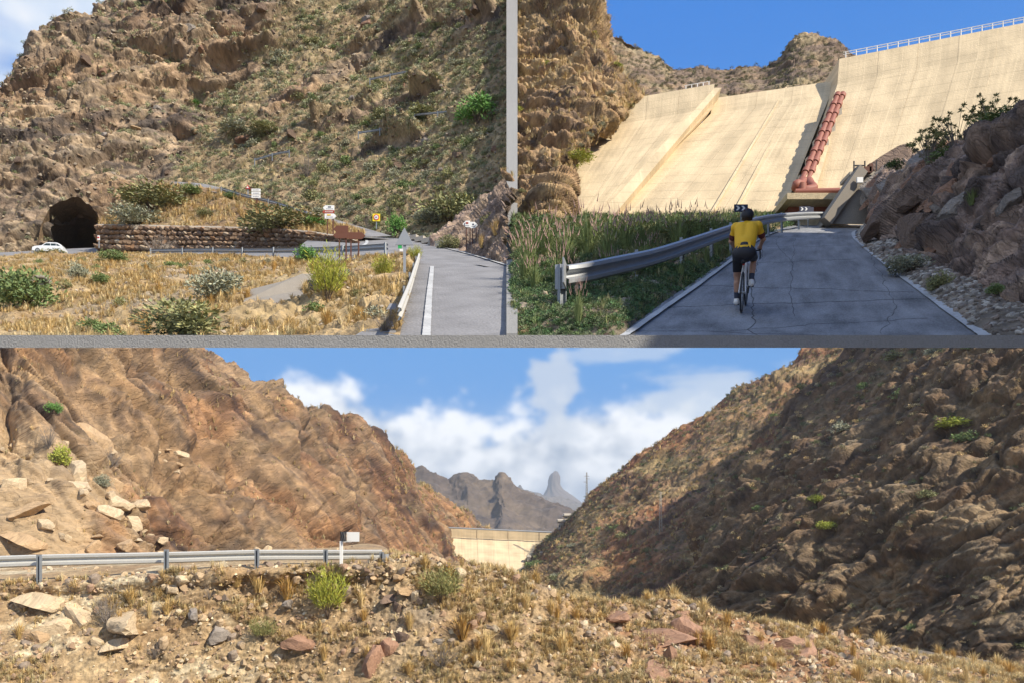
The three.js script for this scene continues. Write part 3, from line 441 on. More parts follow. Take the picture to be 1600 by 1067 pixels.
// ================================================================== upper right: the climb to the dam
const riseD = (r) => 2550 / (r - 290);
{
  const R = [[536, 948, 1600], [524, 966, 1545], [500, 1000, 1510], [470, 1040, 1468], [440, 1085, 1428], [415, 1120, 1395], [395, 1148, 1368], [380, 1166, 1352], [370, 1182, 1344], [362, 1200, 1345], [356, 1222, 1372], [351, 1250, 1420]];
  E.urRoad = sheet(R.map(([r, a, b]) => [0, 0.33, 0.66, 1].map((t) => [mix(a, b, t), r, riseD(r) + 0])), 40, 80, null, () => [1, 1, 1], 1, up);
  const p = E.urRoad.g.attributes.position, uv = E.urRoad.g.attributes.uv; const nu = 41; for (let i = 0; i < p.count; i++) { uv.setXY(i, (i % nu) / 40, Math.floor(i / nu) / 80); }
  // worn asphalt with cracks and patches drawn once over the whole length
  const r = rng(5), cr_ = []; const walk = (x, y, dx, dy, n, w) => { const L = [[x, y]]; for (let i = 0; i < n; i++) { x += dx * (0.6 + r() * 0.8) + (r() - 0.5) * 0.022; y += dy * (0.6 + r() * 0.8) + (r() - 0.5) * 0.007; L.push([x, y]); } cr_.push([L, w]); };
  walk(0.42, 0.02, -0.004, 0.012, 50, 1.6); walk(0.48, 0.20, 0.0, 0.013, 40, 1.2); walk(0.02, 0.24, 0.030, 0.001, 34, 1.1); walk(0.05, 0.34, 0.03, -0.001, 30, 0.9); walk(0.3, 0.12, 0.03, 0.004, 20, 1.0); walk(0.02, 0.12, 0.03, -0.002, 20, 1.1); walk(0.1, 0.46, 0.03, 0.002, 26, 0.9); walk(0.45, 0.42, -0.006, 0.012, 30, 1.0); walk(0.2, 0.6, 0.03, 0.0, 20, 0.8); walk(0.72, 0.10, 0.004, 0.012, 40, 0.9); walk(0.1, 0.72, 0.03, 0, 22, 0.7);
  const W_ = 768, buf = new Float32Array(W_ * W_);
  for (const [L, w] of cr_) for (let k = 1; k < L.length; k++) for (let s = 0; s < 40; s++) { const x = mix(L[k - 1][0], L[k][0], s / 40) * W_, y = mix(L[k - 1][1], L[k][1], s / 40) * W_; for (let a = -2; a <= 2; a++) for (let b = -2; b <= 2; b++) { const X = Math.round(x) + a, Y = Math.round(y) + b; if (X < 0 || Y < 0 || X >= W_ || Y >= W_) continue; const d = Math.hypot(X - x, (Y - y) * 1.0); buf[Y * W_ + X] = Math.max(buf[Y * W_ + X], sstep(1.7 * w * (0.8 + 0.6 * n3(x * 0.05, y * 0.05, k)), 0.2, d)); } }
  const map = tex(W_, (u, v) => { const x = Math.floor(u * W_), y = Math.floor(v * W_), c = buf[y * W_ + x]; const n = 0.60 + n3(u * 260, v * 420, 2) * 0.22 + n3(u * 110, v * 200, 5) * 0.12 + fbm(u * 9, v * 16, 3, 5) * 0.55 + fbm(u * 40, v * 18, 8, 3) * 0.18; const g = n * (1 - 0.86 * c); return [g * 0.98, g, g * 1.03]; }, false, false);
  struct('road', (E.urRoad.g.deleteAttribute('color'), E.urRoad.g), STD({ color: RGB(0.34, 0.345, 0.36), map, roughness: 0.9 }));
}
{ // weedy verge left of the road
  const rows = [
    [[802, 536, 11.6], [860, 536, 11.2], [925, 536, 10.7], [985, 536, 10.45]],
    [[802, 508, 13.6], [880, 508, 13.0], [955, 508, 12.2], [995, 506, 11.75]],
    [[802, 470, 16.6], [900, 470, 15.9], [995, 470, 15], [1046, 468, 14.25]],
    [[802, 435, 21], [930, 435, 20], [1040, 435, 18.7], [1096, 434, 17.6]],
    [[802, 405, 27], [960, 404, 25.5], [1080, 404, 23.5], [1138, 403, 22.4]],
    [[802, 380, 33.5], [1000, 378, 32], [1120, 378, 30], [1172, 377, 29.1]],
    [[802, 362, 37], [1060, 360, 38], [1160, 357, 38.5], [1225, 356.5, 38]],
    [[802, 352, 40], [1100, 351, 43], [1220, 350, 43.5], [1262, 350, 42.4]]];
  E.verge = sheet(rows, 200, 180, (p, u, v) => (0.045 + 0.05 * fbm(p[0] * 5, p[1] * 5, p[2] * 5, 4) + 0.008 * n3(p[0] * 30, p[1] * 30, p[2] * 30)) * sstep(1, 0.78, u) * sstep(0, 0.10, v) - 0.02 * sstep(0.9, 1, u) * sstep(0, 0.1, v), (p) => { const n = fbm(p[0] * 3, p[1] * 3, p[2] * 3, 4), s = 1 + 0.45 * n3(p[0] * 40, p[1] * 40, p[2] * 40); return mix3([0.26, 0.22, 0.16], [0.42, 0.37, 0.30], clamp(0.5 + n * 2)).map((q) => q * s); }, 0.3, up);
  struct('verge', E.verge.g, MAT.soilUp);
}
{ // sunlit cliff on the left
  const C = [
    [[794, 400, 39], [794, 320, 44.5], [794, 240, 49.5], [794, 160, 55], [794, 80, 60.5], [794, -30, 67]],
    [[832, 400, 38.5], [838, 318, 43.5], [842, 235, 48.5], [842, 155, 54], [836, 78, 59], [826, -30, 65]],
    [[842, 396, 38], [854, 312, 42.5], [888, 228, 47.5], [892, 160, 52.5], [878, 82, 57.5], [852, -30, 63]],
    [[856, 380, 38], [872, 304, 42.5], [906, 224, 47.5], [944, 165, 52], [922, 90, 56.5], [884, -28, 62]],
    [[864, 366, 38.8], [884, 296, 43.5], [924, 218, 48.5], [988, 160, 53], [962, 100, 57], [912, -24, 62]],
    [[870, 362, 42], [894, 292, 46.5], [936, 216, 51.5], [1002, 162, 57], [974, 106, 61], [922, -20, 66]]];
  const rows = []; for (let k = 0; k < 6; k++) rows.push(C.map((c) => c[k]));
  const dip = [0.48, 0.52, -0.70], f = rockField(0.40, dip, { slab: 1.2, block: 1, along: 2.2, across: 0.65 }), f1 = rockField(0.14, dip, { fine: 0 }), c = stoneColor(0.3, dip, [[0.20, 0.14, 0.10], [0.44, 0.29, 0.155], [0.33, 0.22, 0.13], [0.56, 0.39, 0.21]], 0.5, [0.60, 0.45, 0.24], 0.6);
  E.urCliff = sheet(rows, 230, 260, (p) => f(p) * 0.85 + f1(p) * 0.4, c, 0.45, up); struct('cliff', E.urCliff.g, MAT.rockUp);
}
{ // hills behind the dam
  const sk = [[880, -20], [905, 8], [925, 32], [945, 48], [962, 55], [985, 66], [1010, 80], [1035, 92], [1052, 104], [1068, 108], [1085, 103], [1102, 101], [1118, 109], [1135, 112], [1150, 105], [1168, 104], [1190, 107], [1205, 100], [1220, 86], [1236, 66], [1248, 57], [1262, 56], [1278, 58], [1290, 66], [1306, 67], [1318, 74], [1330, 82], [1350, 88], [1400, 96], [1480, 100]];
  const rows = [sk.map(([x]) => [x, 190, 66]), sk.map(([x, y]) => [x, mix(190, y, 0.4), 68.5]), sk.map(([x, y]) => [x, mix(190, y, 0.75), 72]), sk.map(([x, y]) => [x, y, 75]), sk.map(([x, y]) => [x, y + 2, 76]), sk.map(([x, y]) => [x, y + 60, 78])];
  const dip = [-0.2, 0.95, 0.1], f = rockField(0.5, dip, { slab: 0.8 }), f1 = rockField(0.16, dip, { fine: 0 }), c = stoneColor(0.4, dip, [[0.22, 0.165, 0.13], [0.36, 0.26, 0.17], [0.29, 0.23, 0.17], [0.46, 0.33, 0.20]], 0.5, [0.38, 0.33, 0.19], 0.6);
  E.urHills = sheet(rows, 360, 120, (p, u, v) => f(p) * 0.32 + f1(p) * 0.45, c, 0.6, up); struct('mountain', E.urHills.g, MAT.rockUp);
}
{ // shaded rock wall on the right, going on out of view towards the viewer
  const C = [
    [[1392, 352, 38], [1380, 330, 39], [1382, 298, 40.5], [1392, 272, 42], [1402, 268, 46]],
    [[1360, 358, 33], [1357, 330, 33.8], [1362, 297, 35], [1376, 268, 36.8], [1392, 262, 42]],
    [[1382, 382, 26.5], [1388, 350, 27.4], [1398, 308, 29], [1412, 258, 31.5], [1436, 250, 37]],
    [[1428, 424, 19.3], [1440, 376, 20.6], [1456, 318, 22.8], [1474, 244, 26], [1504, 236, 32]],
    [[1488, 462, 15.5], [1508, 400, 17], [1530, 322, 19.2], [1536, 216, 22.4], [1586, 200, 28]],
    [[1556, 500, 12.8], [1580, 424, 14.2], [1604, 330, 16.4], [1626, 170, 19.6], [1668, 150, 25]],
    [[1640, 536, 10.9], [1668, 450, 12.2], [1700, 330, 14.2], [1726, 130, 17], [1775, 100, 22]],
    [[1790, 640, 8.9], [1810, 500, 10], [1840, 330, 11.8], [1870, 60, 14], [1920, 0, 18.5]]];
  const rows = []; for (let k = 0; k < 5; k++) rows.push(C.map((c) => c[k]));
  const dip = [-0.45, 0.66, -0.60], f = rockField(0.30, dip, { slab: 1.7, block: 1.5, crack: 1.6, along: 1.7, across: 0.8, swell: 0.4, fine: 0.5 }), f1 = rockField(0.10, dip, { crack: 1.6, block: 1.6, fine: 0, along: 1.6, across: 0.9 }), c = stoneColor(0.22, dip, [[0.15, 0.12, 0.115], [0.40, 0.30, 0.26], [0.25, 0.20, 0.19], [0.56, 0.42, 0.33], [0.30, 0.22, 0.19]], 0.5, [0.55, 0.38, 0.25], 0.35);
  E.urRock = sheet(rows, 300, 260, (p, u, v) => (f(p) * 0.62 + f1(p) * 0.42 - 0.03) * sstep(0, 0.08, v) * mix(0.45, 1.25, sstep(0.1, 0.5, u)), c, 0.4, up); E.rockWall = struct('rock_wall', E.urRock.g, MAT.rockUp);
  // stony strip between the road line and the rock
  const g = [[[1352, 357, 34.5], [1356, 357.5, 34.2], [1372, 358, 33.5]], [[1344, 372, 30.8], [1364, 374, 29.8], [1390, 378, 28]], [[1364, 395, 24.1], [1386, 397, 23.6], [1412, 402, 22.6]], [[1396, 418, 19.8], [1424, 422, 19.1], [1454, 430, 18]], [[1434, 446, 16.2], [1466, 450, 15.7], [1506, 460, 15]], [[1480, 480, 13.3], [1516, 484, 12.9], [1566, 490, 12.6]], [[1524, 512, 11.3], [1570, 518, 11], [1640, 528, 10.7]], [[1566, 534, 10.5], [1610, 536, 10.5], [1700, 540, 10.5]]];
  E.urStrip = sheet(g, 60, 160, (p, u) => (0.012 + 0.03 * fbm(p[0] * 7, p[1] * 7, p[2] * 7, 3) + 0.03 * u) * sstep(0, 0.2, u), (p) => { const n = fbm(p[0] * 5, p[1] * 5, p[2] * 5, 4), s = 1 + 0.5 * n3(p[0] * 40, p[1] * 40, p[2] * 40); return mix3([0.22, 0.19, 0.16], [0.40, 0.35, 0.30], clamp(0.5 + n * 2)).map((q) => q * s); }, 0.3, up);
  struct('verge', E.urStrip.g, MAT.soilUp);
  // unseen bluff added right of the frame, its top shaped to shade the road
  const w = (x, y, z) => [x, y, z], bl = [];
  for (let k = 0; k <= 6; k++) { const t = k / 6; bl.push([[-0.1, 1.42], [-0.8, 1.45], [-1.4, 1.5], [-1.9, 1.66], [-2.5, 2.02], [-3.2, 2.52], [-4.3, 3.4]].map(([z, x], i) => { const top = EYE + 1.2 + 0.8 * -z; return w(x + t * t * 0.5 + (k === 6 ? 1.2 : 0), mix(-22, top, Math.min(1, t * 1.2)), z); })); }
  const sh = sheet(bl, 90, 110, (p) => 0.12 * fbm(p[0] * 2, p[1] * 2, p[2] * 2, 4), c, 0.45, V); struct('shade_bluff', sh.g, MAT.rockUp);
}
// ================================================================== built things
const M = {
  galv: STD({ color: RGB(0.42, 0.44, 0.46), map: grainMap, metalness: 0.35, roughness: 0.5 }), rail: STD({ color: RGB(0.66, 0.65, 0.60), map: grainMap, metalness: 0.15, roughness: 0.5 }), post: STD({ color: RGB(0.30, 0.33, 0.36), map: grainMap, metalness: 0.3, roughness: 0.55 }),
  white: STD({ color: RGB(0.78, 0.78, 0.76), roughness: 0.5 }), black: STD({ color: RGB(0.02, 0.022, 0.028), roughness: 0.6 }), navy: STD({ color: RGB(0.015, 0.022, 0.06), roughness: 0.6 }), brown: STD({ color: RGB(0.17, 0.062, 0.035), map: grainMap, roughness: 0.75 }), rust: STD({ color: RGB(0.14, 0.055, 0.035), map: grainMap, roughness: 0.8 }), ink: STD({ color: RGB(0.05, 0.06, 0.09), roughness: 0.7 }), signBrown: STD({ color: RGB(0.33, 0.06, 0.03), roughness: 0.6 }), amber: STD({ color: RGB(0.75, 0.5, 0.04), roughness: 0.6 }), yellow: STD({ color: RGB(0.85, 0.66, 0.02), roughness: 0.55 }), red: STD({ color: RGB(0.55, 0.03, 0.03), roughness: 0.55 }), green: STD({ color: RGB(0.02, 0.35, 0.08), roughness: 0.6 }), orange: STD({ color: RGB(0.8, 0.25, 0.03), roughness: 0.6 }),
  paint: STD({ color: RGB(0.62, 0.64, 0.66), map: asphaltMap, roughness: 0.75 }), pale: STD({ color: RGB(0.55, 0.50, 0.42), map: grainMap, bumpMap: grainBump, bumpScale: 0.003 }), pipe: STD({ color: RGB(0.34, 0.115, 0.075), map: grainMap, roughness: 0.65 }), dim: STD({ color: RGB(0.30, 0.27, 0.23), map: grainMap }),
};
// W profile of a road barrier, swept along a line of base points; k scales real metres
function barrier(label, base, k, o = {}) {
  const { top = 0.72, step = 1, side = 1, end = null, skip = [], group } = o, t = thing('guardrail', label, 'guardrail', null, group);
  const prof = [[0.00, 0], [0.045, -0.03], [0.05, -0.085], [0.0, -0.125], [-0.01, -0.155], [0.0, -0.185], [0.05, -0.225], [0.045, -0.28], [0.0, -0.31], [-0.012, -0.305], [0.03, -0.272], [0.036, -0.23], [-0.015, -0.19], [-0.025, -0.155], [-0.015, -0.12], [0.036, -0.08], [0.03, -0.035], [-0.012, -0.006]].map(([a, b]) => [a * 1.5, b]);
  const curve = new THREE.CatmullRomCurve3(base), n = Math.max(12, base.length * 8), pos = [], idx = [], np = prof.length;
  for (let i = 0; i <= n; i++) { const p = curve.getPoint(i / n), tg = curve.getTangent(i / n).setY(0).normalize(), nx = -tg.z * side, nz = tg.x * side; for (const [a, b] of prof) pos.push(p.x + nx * a * k, p.y + (top + b) * k, p.z + nz * a * k); if (i) for (let q = 0; q < np; q++) { const A = (i - 1) * np + q, B = (i - 1) * np + (q + 1) % np; idx.push(A, B, A + np, B, B + np, A + np); } }
  const g = geo(pos, idx, pos.map((v, i) => v * 3).filter((_, i) => i % 3 < 2)).toNonIndexed(); g.computeVertexNormals(); mesh('beam', g, o.mat ?? M.rail, t);
  const L = curve.getLength(), m = Math.max(2, Math.round(L / (step * k)));
  for (let i = 0; i <= m; i++) { if (skip.includes(i)) continue; const p = curve.getPointAt(i / m), tg = curve.getTangentAt(i / m).setY(0).normalize(), a = Math.atan2(tg.x, tg.z), q = mesh('post', merge([box(0.016 * k, (top + 0.35) * k, 0.11 * k), box(0.06 * k, (top + 0.35) * k, 0.014 * k, -side * 0.02 * k, 0, 0.055 * k), box(0.06 * k, (top + 0.35) * k, 0.014 * k, -side * 0.02 * k, 0, -0.055 * k)]), M.post, t); q.position.set(p.x + tg.z * side * 0.10 * k, p.y + (top - 0.35) * k / 2 + 0.02 * k, p.z - tg.x * side * 0.10 * k); q.rotation.y = a; }
  if (end) for (const e of end) { const p = curve.getPoint(e), tg = curve.getTangent(e).setY(0).normalize(), q = mesh('end_piece', merge([box(0.02 * k, 0.36 * k, 0.30 * k, 0, 0, 0.12 * k), box(0.16 * k, 0.36 * k, 0.02 * k, -0.08 * k, 0, -0.03 * k)]), M.galv, t); q.material = M.galv; q.position.set(p.x, p.y + (top - 0.155) * k, p.z); q.rotation.y = Math.atan2(tg.x, tg.z) + Math.PI + 0.7; }
  return t;
}
// painted line along base points, laid a little above the road
function line(label, pts, w, mat = M.paint) {
  const c = new THREE.CatmullRomCurve3(pts), n = 70, pos = [], idx = [], uv = [];
  for (let i = 0; i <= n; i++) { const p = c.getPoint(i / n), t = c.getTangent(i / n), q = V(-t.z, 0, t.x).normalize().multiplyScalar(w * (0.5 + 0.10 * n3(i * 0.7, 3, w * 99))); pos.push(p.x - q.x, p.y + 0.006, p.z - q.z, p.x + q.x, p.y + 0.006, p.z + q.z); uv.push(0, i * 0.03, 0.02, i * 0.03); if (i) { const a = i * 2; idx.push(a - 2, a - 1, a, a - 1, a + 1, a); } }
  const o = mesh('road_marking', geo(pos, idx, uv), mat); o.userData.kind = 'structure'; o.userData.label = label; return o;
}
const shapeOf = (pts) => { const s = new THREE.Shape(); pts.forEach(([x, y], i) => i ? s.lineTo(x, y) : s.moveTo(x, y)); s.closePath(); return s; };
const plate = (pts, d) => new THREE.ExtrudeGeometry(shapeOf(pts), { depth: d, bevelEnabled: true, bevelThickness: d * 0.2, bevelSize: d * 0.2, bevelSegments: 1 });
const arrowR = (x0, y0, w, h) => [[x0, y0], [x0 + w - h * 0.5, y0], [x0 + w, y0 + h / 2], [x0 + w - h * 0.5, y0 + h], [x0, y0 + h]];
const arrowL = (x0, y0, w, h) => arrowR(0, 0, w, h).map(([x, y]) => [x0 + w - x, y0 + y]).reverse();
const marks = (x, y, w, h, z, n, seed) => { const r = rng(seed), l = []; let q = x; const cw = w / n; for (let i = 0; i < n; i++) { l.push(box(cw * (0.45 + r() * 0.3), h * (0.75 + r() * 0.25), 0.012, q + cw / 2, y, z)); q += cw; } return merge(l); };
// sign at a base point; one unit of its drawing is one pixel at that distance
function signAt(name, label, X, Y, D, build) { const o = thing(name, label, 'road sign', up(X, Y, D)); o.scale.setScalar(D * S / F); build(o); return o; }

// ---------------------------------------------------------------- upper left
{
  // stone retaining wall above the lower road
  const o = thing('stone_wall', 'long rubble stone retaining wall beside the lower road near the tunnel', 'wall'), r = rng(9);
  const top = [[150, 353, 52.8], [220, 354, 52.2], [300, 356, 51], [380, 358, 49.4], [460, 362, 47.2], [530, 372, 44.2], [558, 380, 42.6]].map((q) => up(...q)), curve = new THREE.CatmullRomCurve3(top), L = curve.getLength();
  const base = [[150, 390], [220, 392], [300, 392], [380, 392], [460, 392], [530, 392], [558, 391]].map(([x, y], i) => up(x, y, [52.8, 52.2, 51, 49.4, 47.2, 44.2, 42.6][i]).y), bAt = (t) => { const k = t * 6, i = Math.min(5, Math.floor(k)); return mix(base[i], base[i + 1], k - i); };
  const pos = [], idx = []; for (let i = 0; i <= 60; i++) { const t = i / 60, p = curve.getPoint(t); for (const [y, z] of [[bAt(t) - 0.1, -0.02], [p.y - 0.01, -0.02], [p.y - 0.01, -0.25]]) pos.push(p.x, y, p.z + z); if (i) for (let k = 0; k < 2; k++) { const a = (i - 1) * 3 + k; idx.push(a, a + 3, a + 1, a + 1, a + 3, a + 4); } }
  mesh('mortar', geo(pos, idx, pos.filter((_, i) => i % 3 < 2).map((v) => v * 4)), STD({ color: RGB(0.22, 0.17, 0.13), map: soilMap, bumpMap: soilBump, bumpScale: 0.01 }), o);
  const gs = [0, 1, 2, 3].map((q) => { const g = new THREE.IcosahedronGeometry(0.5, 1), p = g.attributes.position; for (let i = 0; i < p.count; i++) { const v = V(p.getX(i), p.getY(i), p.getZ(i)), s = 1 + 0.5 * n3(v.x * 3 + q * 9, v.y * 3, v.z * 3); p.setXYZ(i, clamp(v.x * s * 1.3, -0.5, 0.5), clamp(v.y * s * 1.25, -0.46, 0.46), v.z * s); } g.computeVertexNormals(); return g; });
  const ms = [[0.36, 0.25, 0.17], [0.28, 0.20, 0.15], [0.45, 0.36, 0.27], [0.40, 0.24, 0.14], [0.55, 0.48, 0.39]].map((c) => STD({ color: RGB(...c), map: rockMap }));
  for (let row = 0; row < 5; row++) for (let i = 0; i < 60; i++) { const t = (i + 0.5 + (row % 2) * 0.5 + (r() - 0.5) * 0.3) / 60.6, p = curve.getPoint(t), y0 = bAt(t), h = (p.y - y0) / 5; const q = mesh('stone', gs[Math.floor(r() * 4)], ms[Math.floor(r() * r() * 5)], o); q.position.set(p.x, y0 + h * (row + 0.5 + (r() - 0.5) * 0.2), p.z + 0.0); q.scale.set(L / 60 * (0.95 + r() * 0.35), h * (0.9 + r() * 0.35), 0.09 + r() * 0.05); q.rotation.z = (r() - 0.5) * 0.5; }
  const cop = mesh('coping', new THREE.TubeGeometry(new THREE.CatmullRomCurve3(top.map((p) => p.clone().add(V(0, 0.005, -0.02)))), 60, 0.022, 6), M.pale, o);
}
{
  const G = (pts) => pts.map((q) => up(...q));
  barrier('white steel guardrail running along the near road edge at the junction', G([[622, 524, 10.5], [630, 500, 12.1], [639, 472, 14.8], [646, 446, 18.0], [652, 424, 22.4], [655, 411, 26]]), S * 0.62, { top: 0.62, step: 5, side: 1, skip: [0] });
  barrier('long guardrail in front of the lower road below the stone wall', G([[236, 404, 47], [310, 404, 43.5], [390, 406, 39], [470, 407, 34.6], [540, 407, 31], [604, 405, 28.2]]), S * 0.8, { top: 0.72, step: 5, side: -1, mat: M.galv });
  barrier('guardrail along the upper road behind the terrace shrubs', G([[346, 305, 56.4], [380, 315, 55.4], [415, 323, 54.4], [450, 334, 53], [480, 344, 51.4]]), S * 0.8, { top: 0.7, step: 5, side: -1, mat: M.galv });
  for (const [lab, pts] of [['short guardrail on the hairpin high on the hillside', [[648, 186, 62], [690, 182, 60.6], [722, 178, 59.6]]], ['guardrail of the second hairpin half way up the hillside', [[398, 256, 63.6], [430, 247, 63.2], [452, 243, 62.8]]], ['guardrail on the road among shrubs left of the rusty outcrop', [[560, 214, 62.4], [600, 208, 62], [626, 204, 61.6]]], ['topmost guardrail below the long red outcrop', [[578, 130, 67], [610, 123, 66.6], [640, 117, 66]]]]) barrier(lab, pts.map(([a, b, d]) => up(a, b, d - 0.6)), S * 0.6, { top: 0.7, step: 4, side: -1, mat: M.galv });
  const rp = (x, y) => up(x, y, roadD(y));
  line('white edge line beside the near guardrail', [rp(666, 528), rp(668, 500), rp(671, 460), rp(674, 430), rp(675, 418)], 0.020);
  line('white edge line on the far side of the junction', [rp(552, 365), rp(600, 369.5), rp(645, 376.5), rp(690, 387), rp(740, 400), rp(792, 416)], 0.022);
  line('curved white line round the end of the stone wall', [rp(528, 384), rp(552, 387.5), rp(568, 384), rp(573, 378), rp(570, 374.5)], 0.03);
  line('short white dash on the right of the junction', [rp(745, 414.5), rp(762, 417.5)], 0.03);
  // low kerb wall on the far side
  const kw = thing('kerb_wall', 'low pale stone kerb along the far side of the junction', 'kerb'), gb = box(1, 1, 1); for (let i = 0; i < 9; i++) { const t = i / 8, a = up(mix(602, 690, t), mix(365, 384, t) - 2, roadD(mix(368, 388, t)) + 1.2), b = mesh('stone', gb, M.pale, kw); b.position.copy(a); b.scale.set(0.10, 0.045, 0.06); b.rotation.y = -0.5 + n3(i, 2, 2) * 0.4; }
  // signs
  signAt('warning_sign', 'back of a grey triangular warning sign beside the near guardrail', 632, 428, 18.6, (o) => { mesh('post', box(4, 68, 3, 0, 34, 0), M.galv, o); mesh('panel', plate([[-14, 44], [14, 44], [0, 71]], 1.2).translate(0, 0, 1.6), M.galv, o); mesh('bracket', merge([box(17, 2, 1.2, 0, 50, 1), box(9, 2, 1.2, 0, 60, 1)]), M.post, o); mesh('sticker', box(6, 5, 0.8, -7, 41, 2), M.green, o); mesh('bag', box(5, 4, 1.2, -5, 36, 2), M.white, o); });
  signAt('direction_sign', 'back of a rusty brown direction sign on four posts', 545, 408, 26.5, (o) => { for (const [x, b] of [[-15, 1], [-4.5, -2], [3, -1], [15, -2]]) mesh('post', box(1.9, 52, 1.9, x, 24 + b, 0), M.rust, o); mesh('arrow_panel', plate(arrowL(-24, 44, 23, 10.2), 1).translate(0, 0, 1), M.brown, o); mesh('arrow_panel', plate(arrowL(-24.5, 34.6, 24, 9.2), 1).translate(0, 0, 1), M.brown, o); mesh('arrow_panel', plate(arrowR(-0.2, 33.4, 26, 10.4), 1).translate(0, 0, 1), M.brown, o); });
  signAt('direction_sign', 'white and brown arrow signs stacked on two posts left of the yellow sign', 516, 364, 44, (o) => { for (const x of [-5, 4.2]) mesh('post', box(1.7, 44, 1.7, x, 20, 0), M.rust, o); const a = mesh('arrow_panel', plate(arrowL(-11.5, 34.5, 17.5, 7.4), 0.8).translate(0, 0, 1), M.white, o); mesh('lettering', merge([marks(-6.5, 36.4, 11, 1.3, 2.1, 7, 3), box(5, 1.8, 0.4, -1, 39.4, 2)]), M.ink, a); const b = mesh('arrow_panel', plate(arrowL(-12.5, 29.6, 18.5, 4.6), 0.8).translate(0, 0, 1), M.signBrown, o); mesh('lettering', marks(-8, 31.9, 12, 1.4, 2.1, 7, 4), M.white, b); const c = mesh('arrow_panel', plate(arrowR(-8.6, 21.4, 18, 7.6), 0.8).translate(0, 0, 1), M.white, o); mesh('lettering', marks(-6, 23.6, 11, 1.3, 2.1, 7, 5), M.ink, c); mesh('number_plate', box(6, 2, 0.5, -2, 27, 2.1), M.amber, c); });
  signAt('name_sign', 'three stacked white boards on one post beside the upper road', 400, 330, 54, (o) => { mesh('post', box(1.7, 34, 1.7, 1, 16, 0), M.rust, o); for (let i = 0; i < 3; i++) { const p = mesh('board', box(14, 4.2, 0.9, 0, 32 - i * 5.1, 1.4), M.white, o); mesh('lettering', marks(-5, 32 - i * 5.1, 10, 1.2, 2.0, 6, 20 + i), M.ink, p); } });
  signAt('give_way_sign', 'small red and white triangle sign left of the stacked white boards', 387, 312, 56.5, (o) => { mesh('post', box(1.5, 18, 1.2, 0, 8, 0), M.galv, o); const p = mesh('panel', plate([[-3.4, 16], [3.4, 16], [0, 22.5]], 0.7).translate(0, 0, 0.8), M.red, o); mesh('centre', plate([[-1.7, 17], [1.7, 17], [0, 20.4]], 0.3).translate(0, 0, 1.7), M.white, p); });
  signAt('speed_sign', 'square yellow sign with a red ringed white disc at the foot of the slope', 588, 357, 49.5, (o) => { mesh('post', box(1.5, 12, 1.2, 0, 5, 0), M.post, o); mesh('panel', box(11.6, 11.6, 0.8, 0, 16.5, 0.8), M.yellow, o); const d = mesh('ring', new THREE.CylinderGeometry(4.5, 4.5, 0.4, 28).rotateX(Math.PI / 2).translate(0, 16.5, 1.4), M.red, o); mesh('disc', new THREE.CylinderGeometry(3.1, 3.1, 0.4, 28).rotateX(Math.PI / 2).translate(0, 16.5, 1.6), M.white, d); mesh('figures', merge([box(0.9, 2.2, 0.3, -0.9, 16.5, 1.95), box(0.9, 2.2, 0.3, 0.9, 16.5, 1.95)]), M.ink, d); });
  signAt('direction_sign', 'two pale arrow boards on four rusty posts at the rocky bank', 735, 391, 33.4, (o) => { for (const [x, h, b] of [[-6.4, 36, 2], [-0.6, 38, 0], [3.2, 40, -1], [9, 40, -3]]) mesh('post', box(1.4, h, 1.4, x, h / 2 - 3 + b, 0), M.rust, o); const a = mesh('arrow_panel', plate(arrowL(-12, 35, 11.4, 10), 0.8).translate(0, 0, 1), M.white, o); mesh('lettering', merge([marks(-8.6, 37.2, 7, 1.5, 2.1, 4, 6), box(1, 5, 0.4, -9, 39, 2.1)]), M.ink, a); mesh('number_plate', box(4, 2.6, 0.5, -5.2, 41.4, 2.1), M.signBrown, a); const b = mesh('arrow_panel', plate(arrowR(-0.2, 33.6, 11.6, 9.4), 0.8).translate(0, 0, 1), M.white, o); mesh('lettering', merge([marks(1.4, 36, 6.4, 1.4, 2.1, 4, 7), box(2.6, 2.2, 0.4, 4.4, 39.3, 2.1)]), M.ink, b); });
  signAt('warning_sign', 'small orange sign high on the right of the hillside', 773, 176, 58, (o) => { mesh('post', box(1.3, 18, 1.2, 0, 8, 0), M.galv, o); mesh('panel', box(6, 8, 0.8, 0, 20, 0.8), M.orange, o); });
  signAt('marker_sign', 'small red and white marker sign beside the tunnel mouth', 154, 388, 50.5, (o) => { mesh('post', box(1.2, 12, 1.2, 0, 6, 0), M.galv, o); mesh('panel', plate([[-2, 12], [1.6, 12], [1.6, 19], [-2, 19]], 0.6).translate(0, 0, 0.8), M.white, o); mesh('stripe', box(3, 2, 0.3, -0.2, 16, 1.8), M.red, o); });
  // white car leaving the tunnel
  const car = thing('parked_car', 'small white car on the lower road at the tunnel mouth', 'car', up(77, 398.5, 53)); car.scale.setScalar(S * 0.47); car.rotation.y = 0.12;
  const paint = new THREE.MeshPhysicalMaterial({ color: RGB(0.72, 0.74, 0.77), roughness: 0.35, clearcoat: 0.7 }), glass = STD({ color: RGB(0.03, 0.045, 0.05), roughness: 0.12 });
  const bodyP = [[-2.05, 0.32], [-1.75, 0.30], [1.85, 0.30], [2.02, 0.42], [2.04, 0.85], [1.95, 0.98], [1.2, 1.02], [-0.9, 0.98], [-1.75, 0.86], [-2.02, 0.70]], roofP = [[-0.98, 0.95], [-0.25, 1.46], [0.2, 1.54], [1.3, 1.52], [1.75, 1.3], [1.98, 0.95]], glassP = [[-0.78, 1.0], [-0.18, 1.41], [1.28, 1.42], [1.62, 1.22], [1.76, 1.0]];
  const ex = (p, d, b) => new THREE.ExtrudeGeometry(shapeOf(p), { depth: d, bevelEnabled: true, bevelThickness: b, bevelSize: b, bevelSegments: 3 }).translate(0, 0, -d / 2);
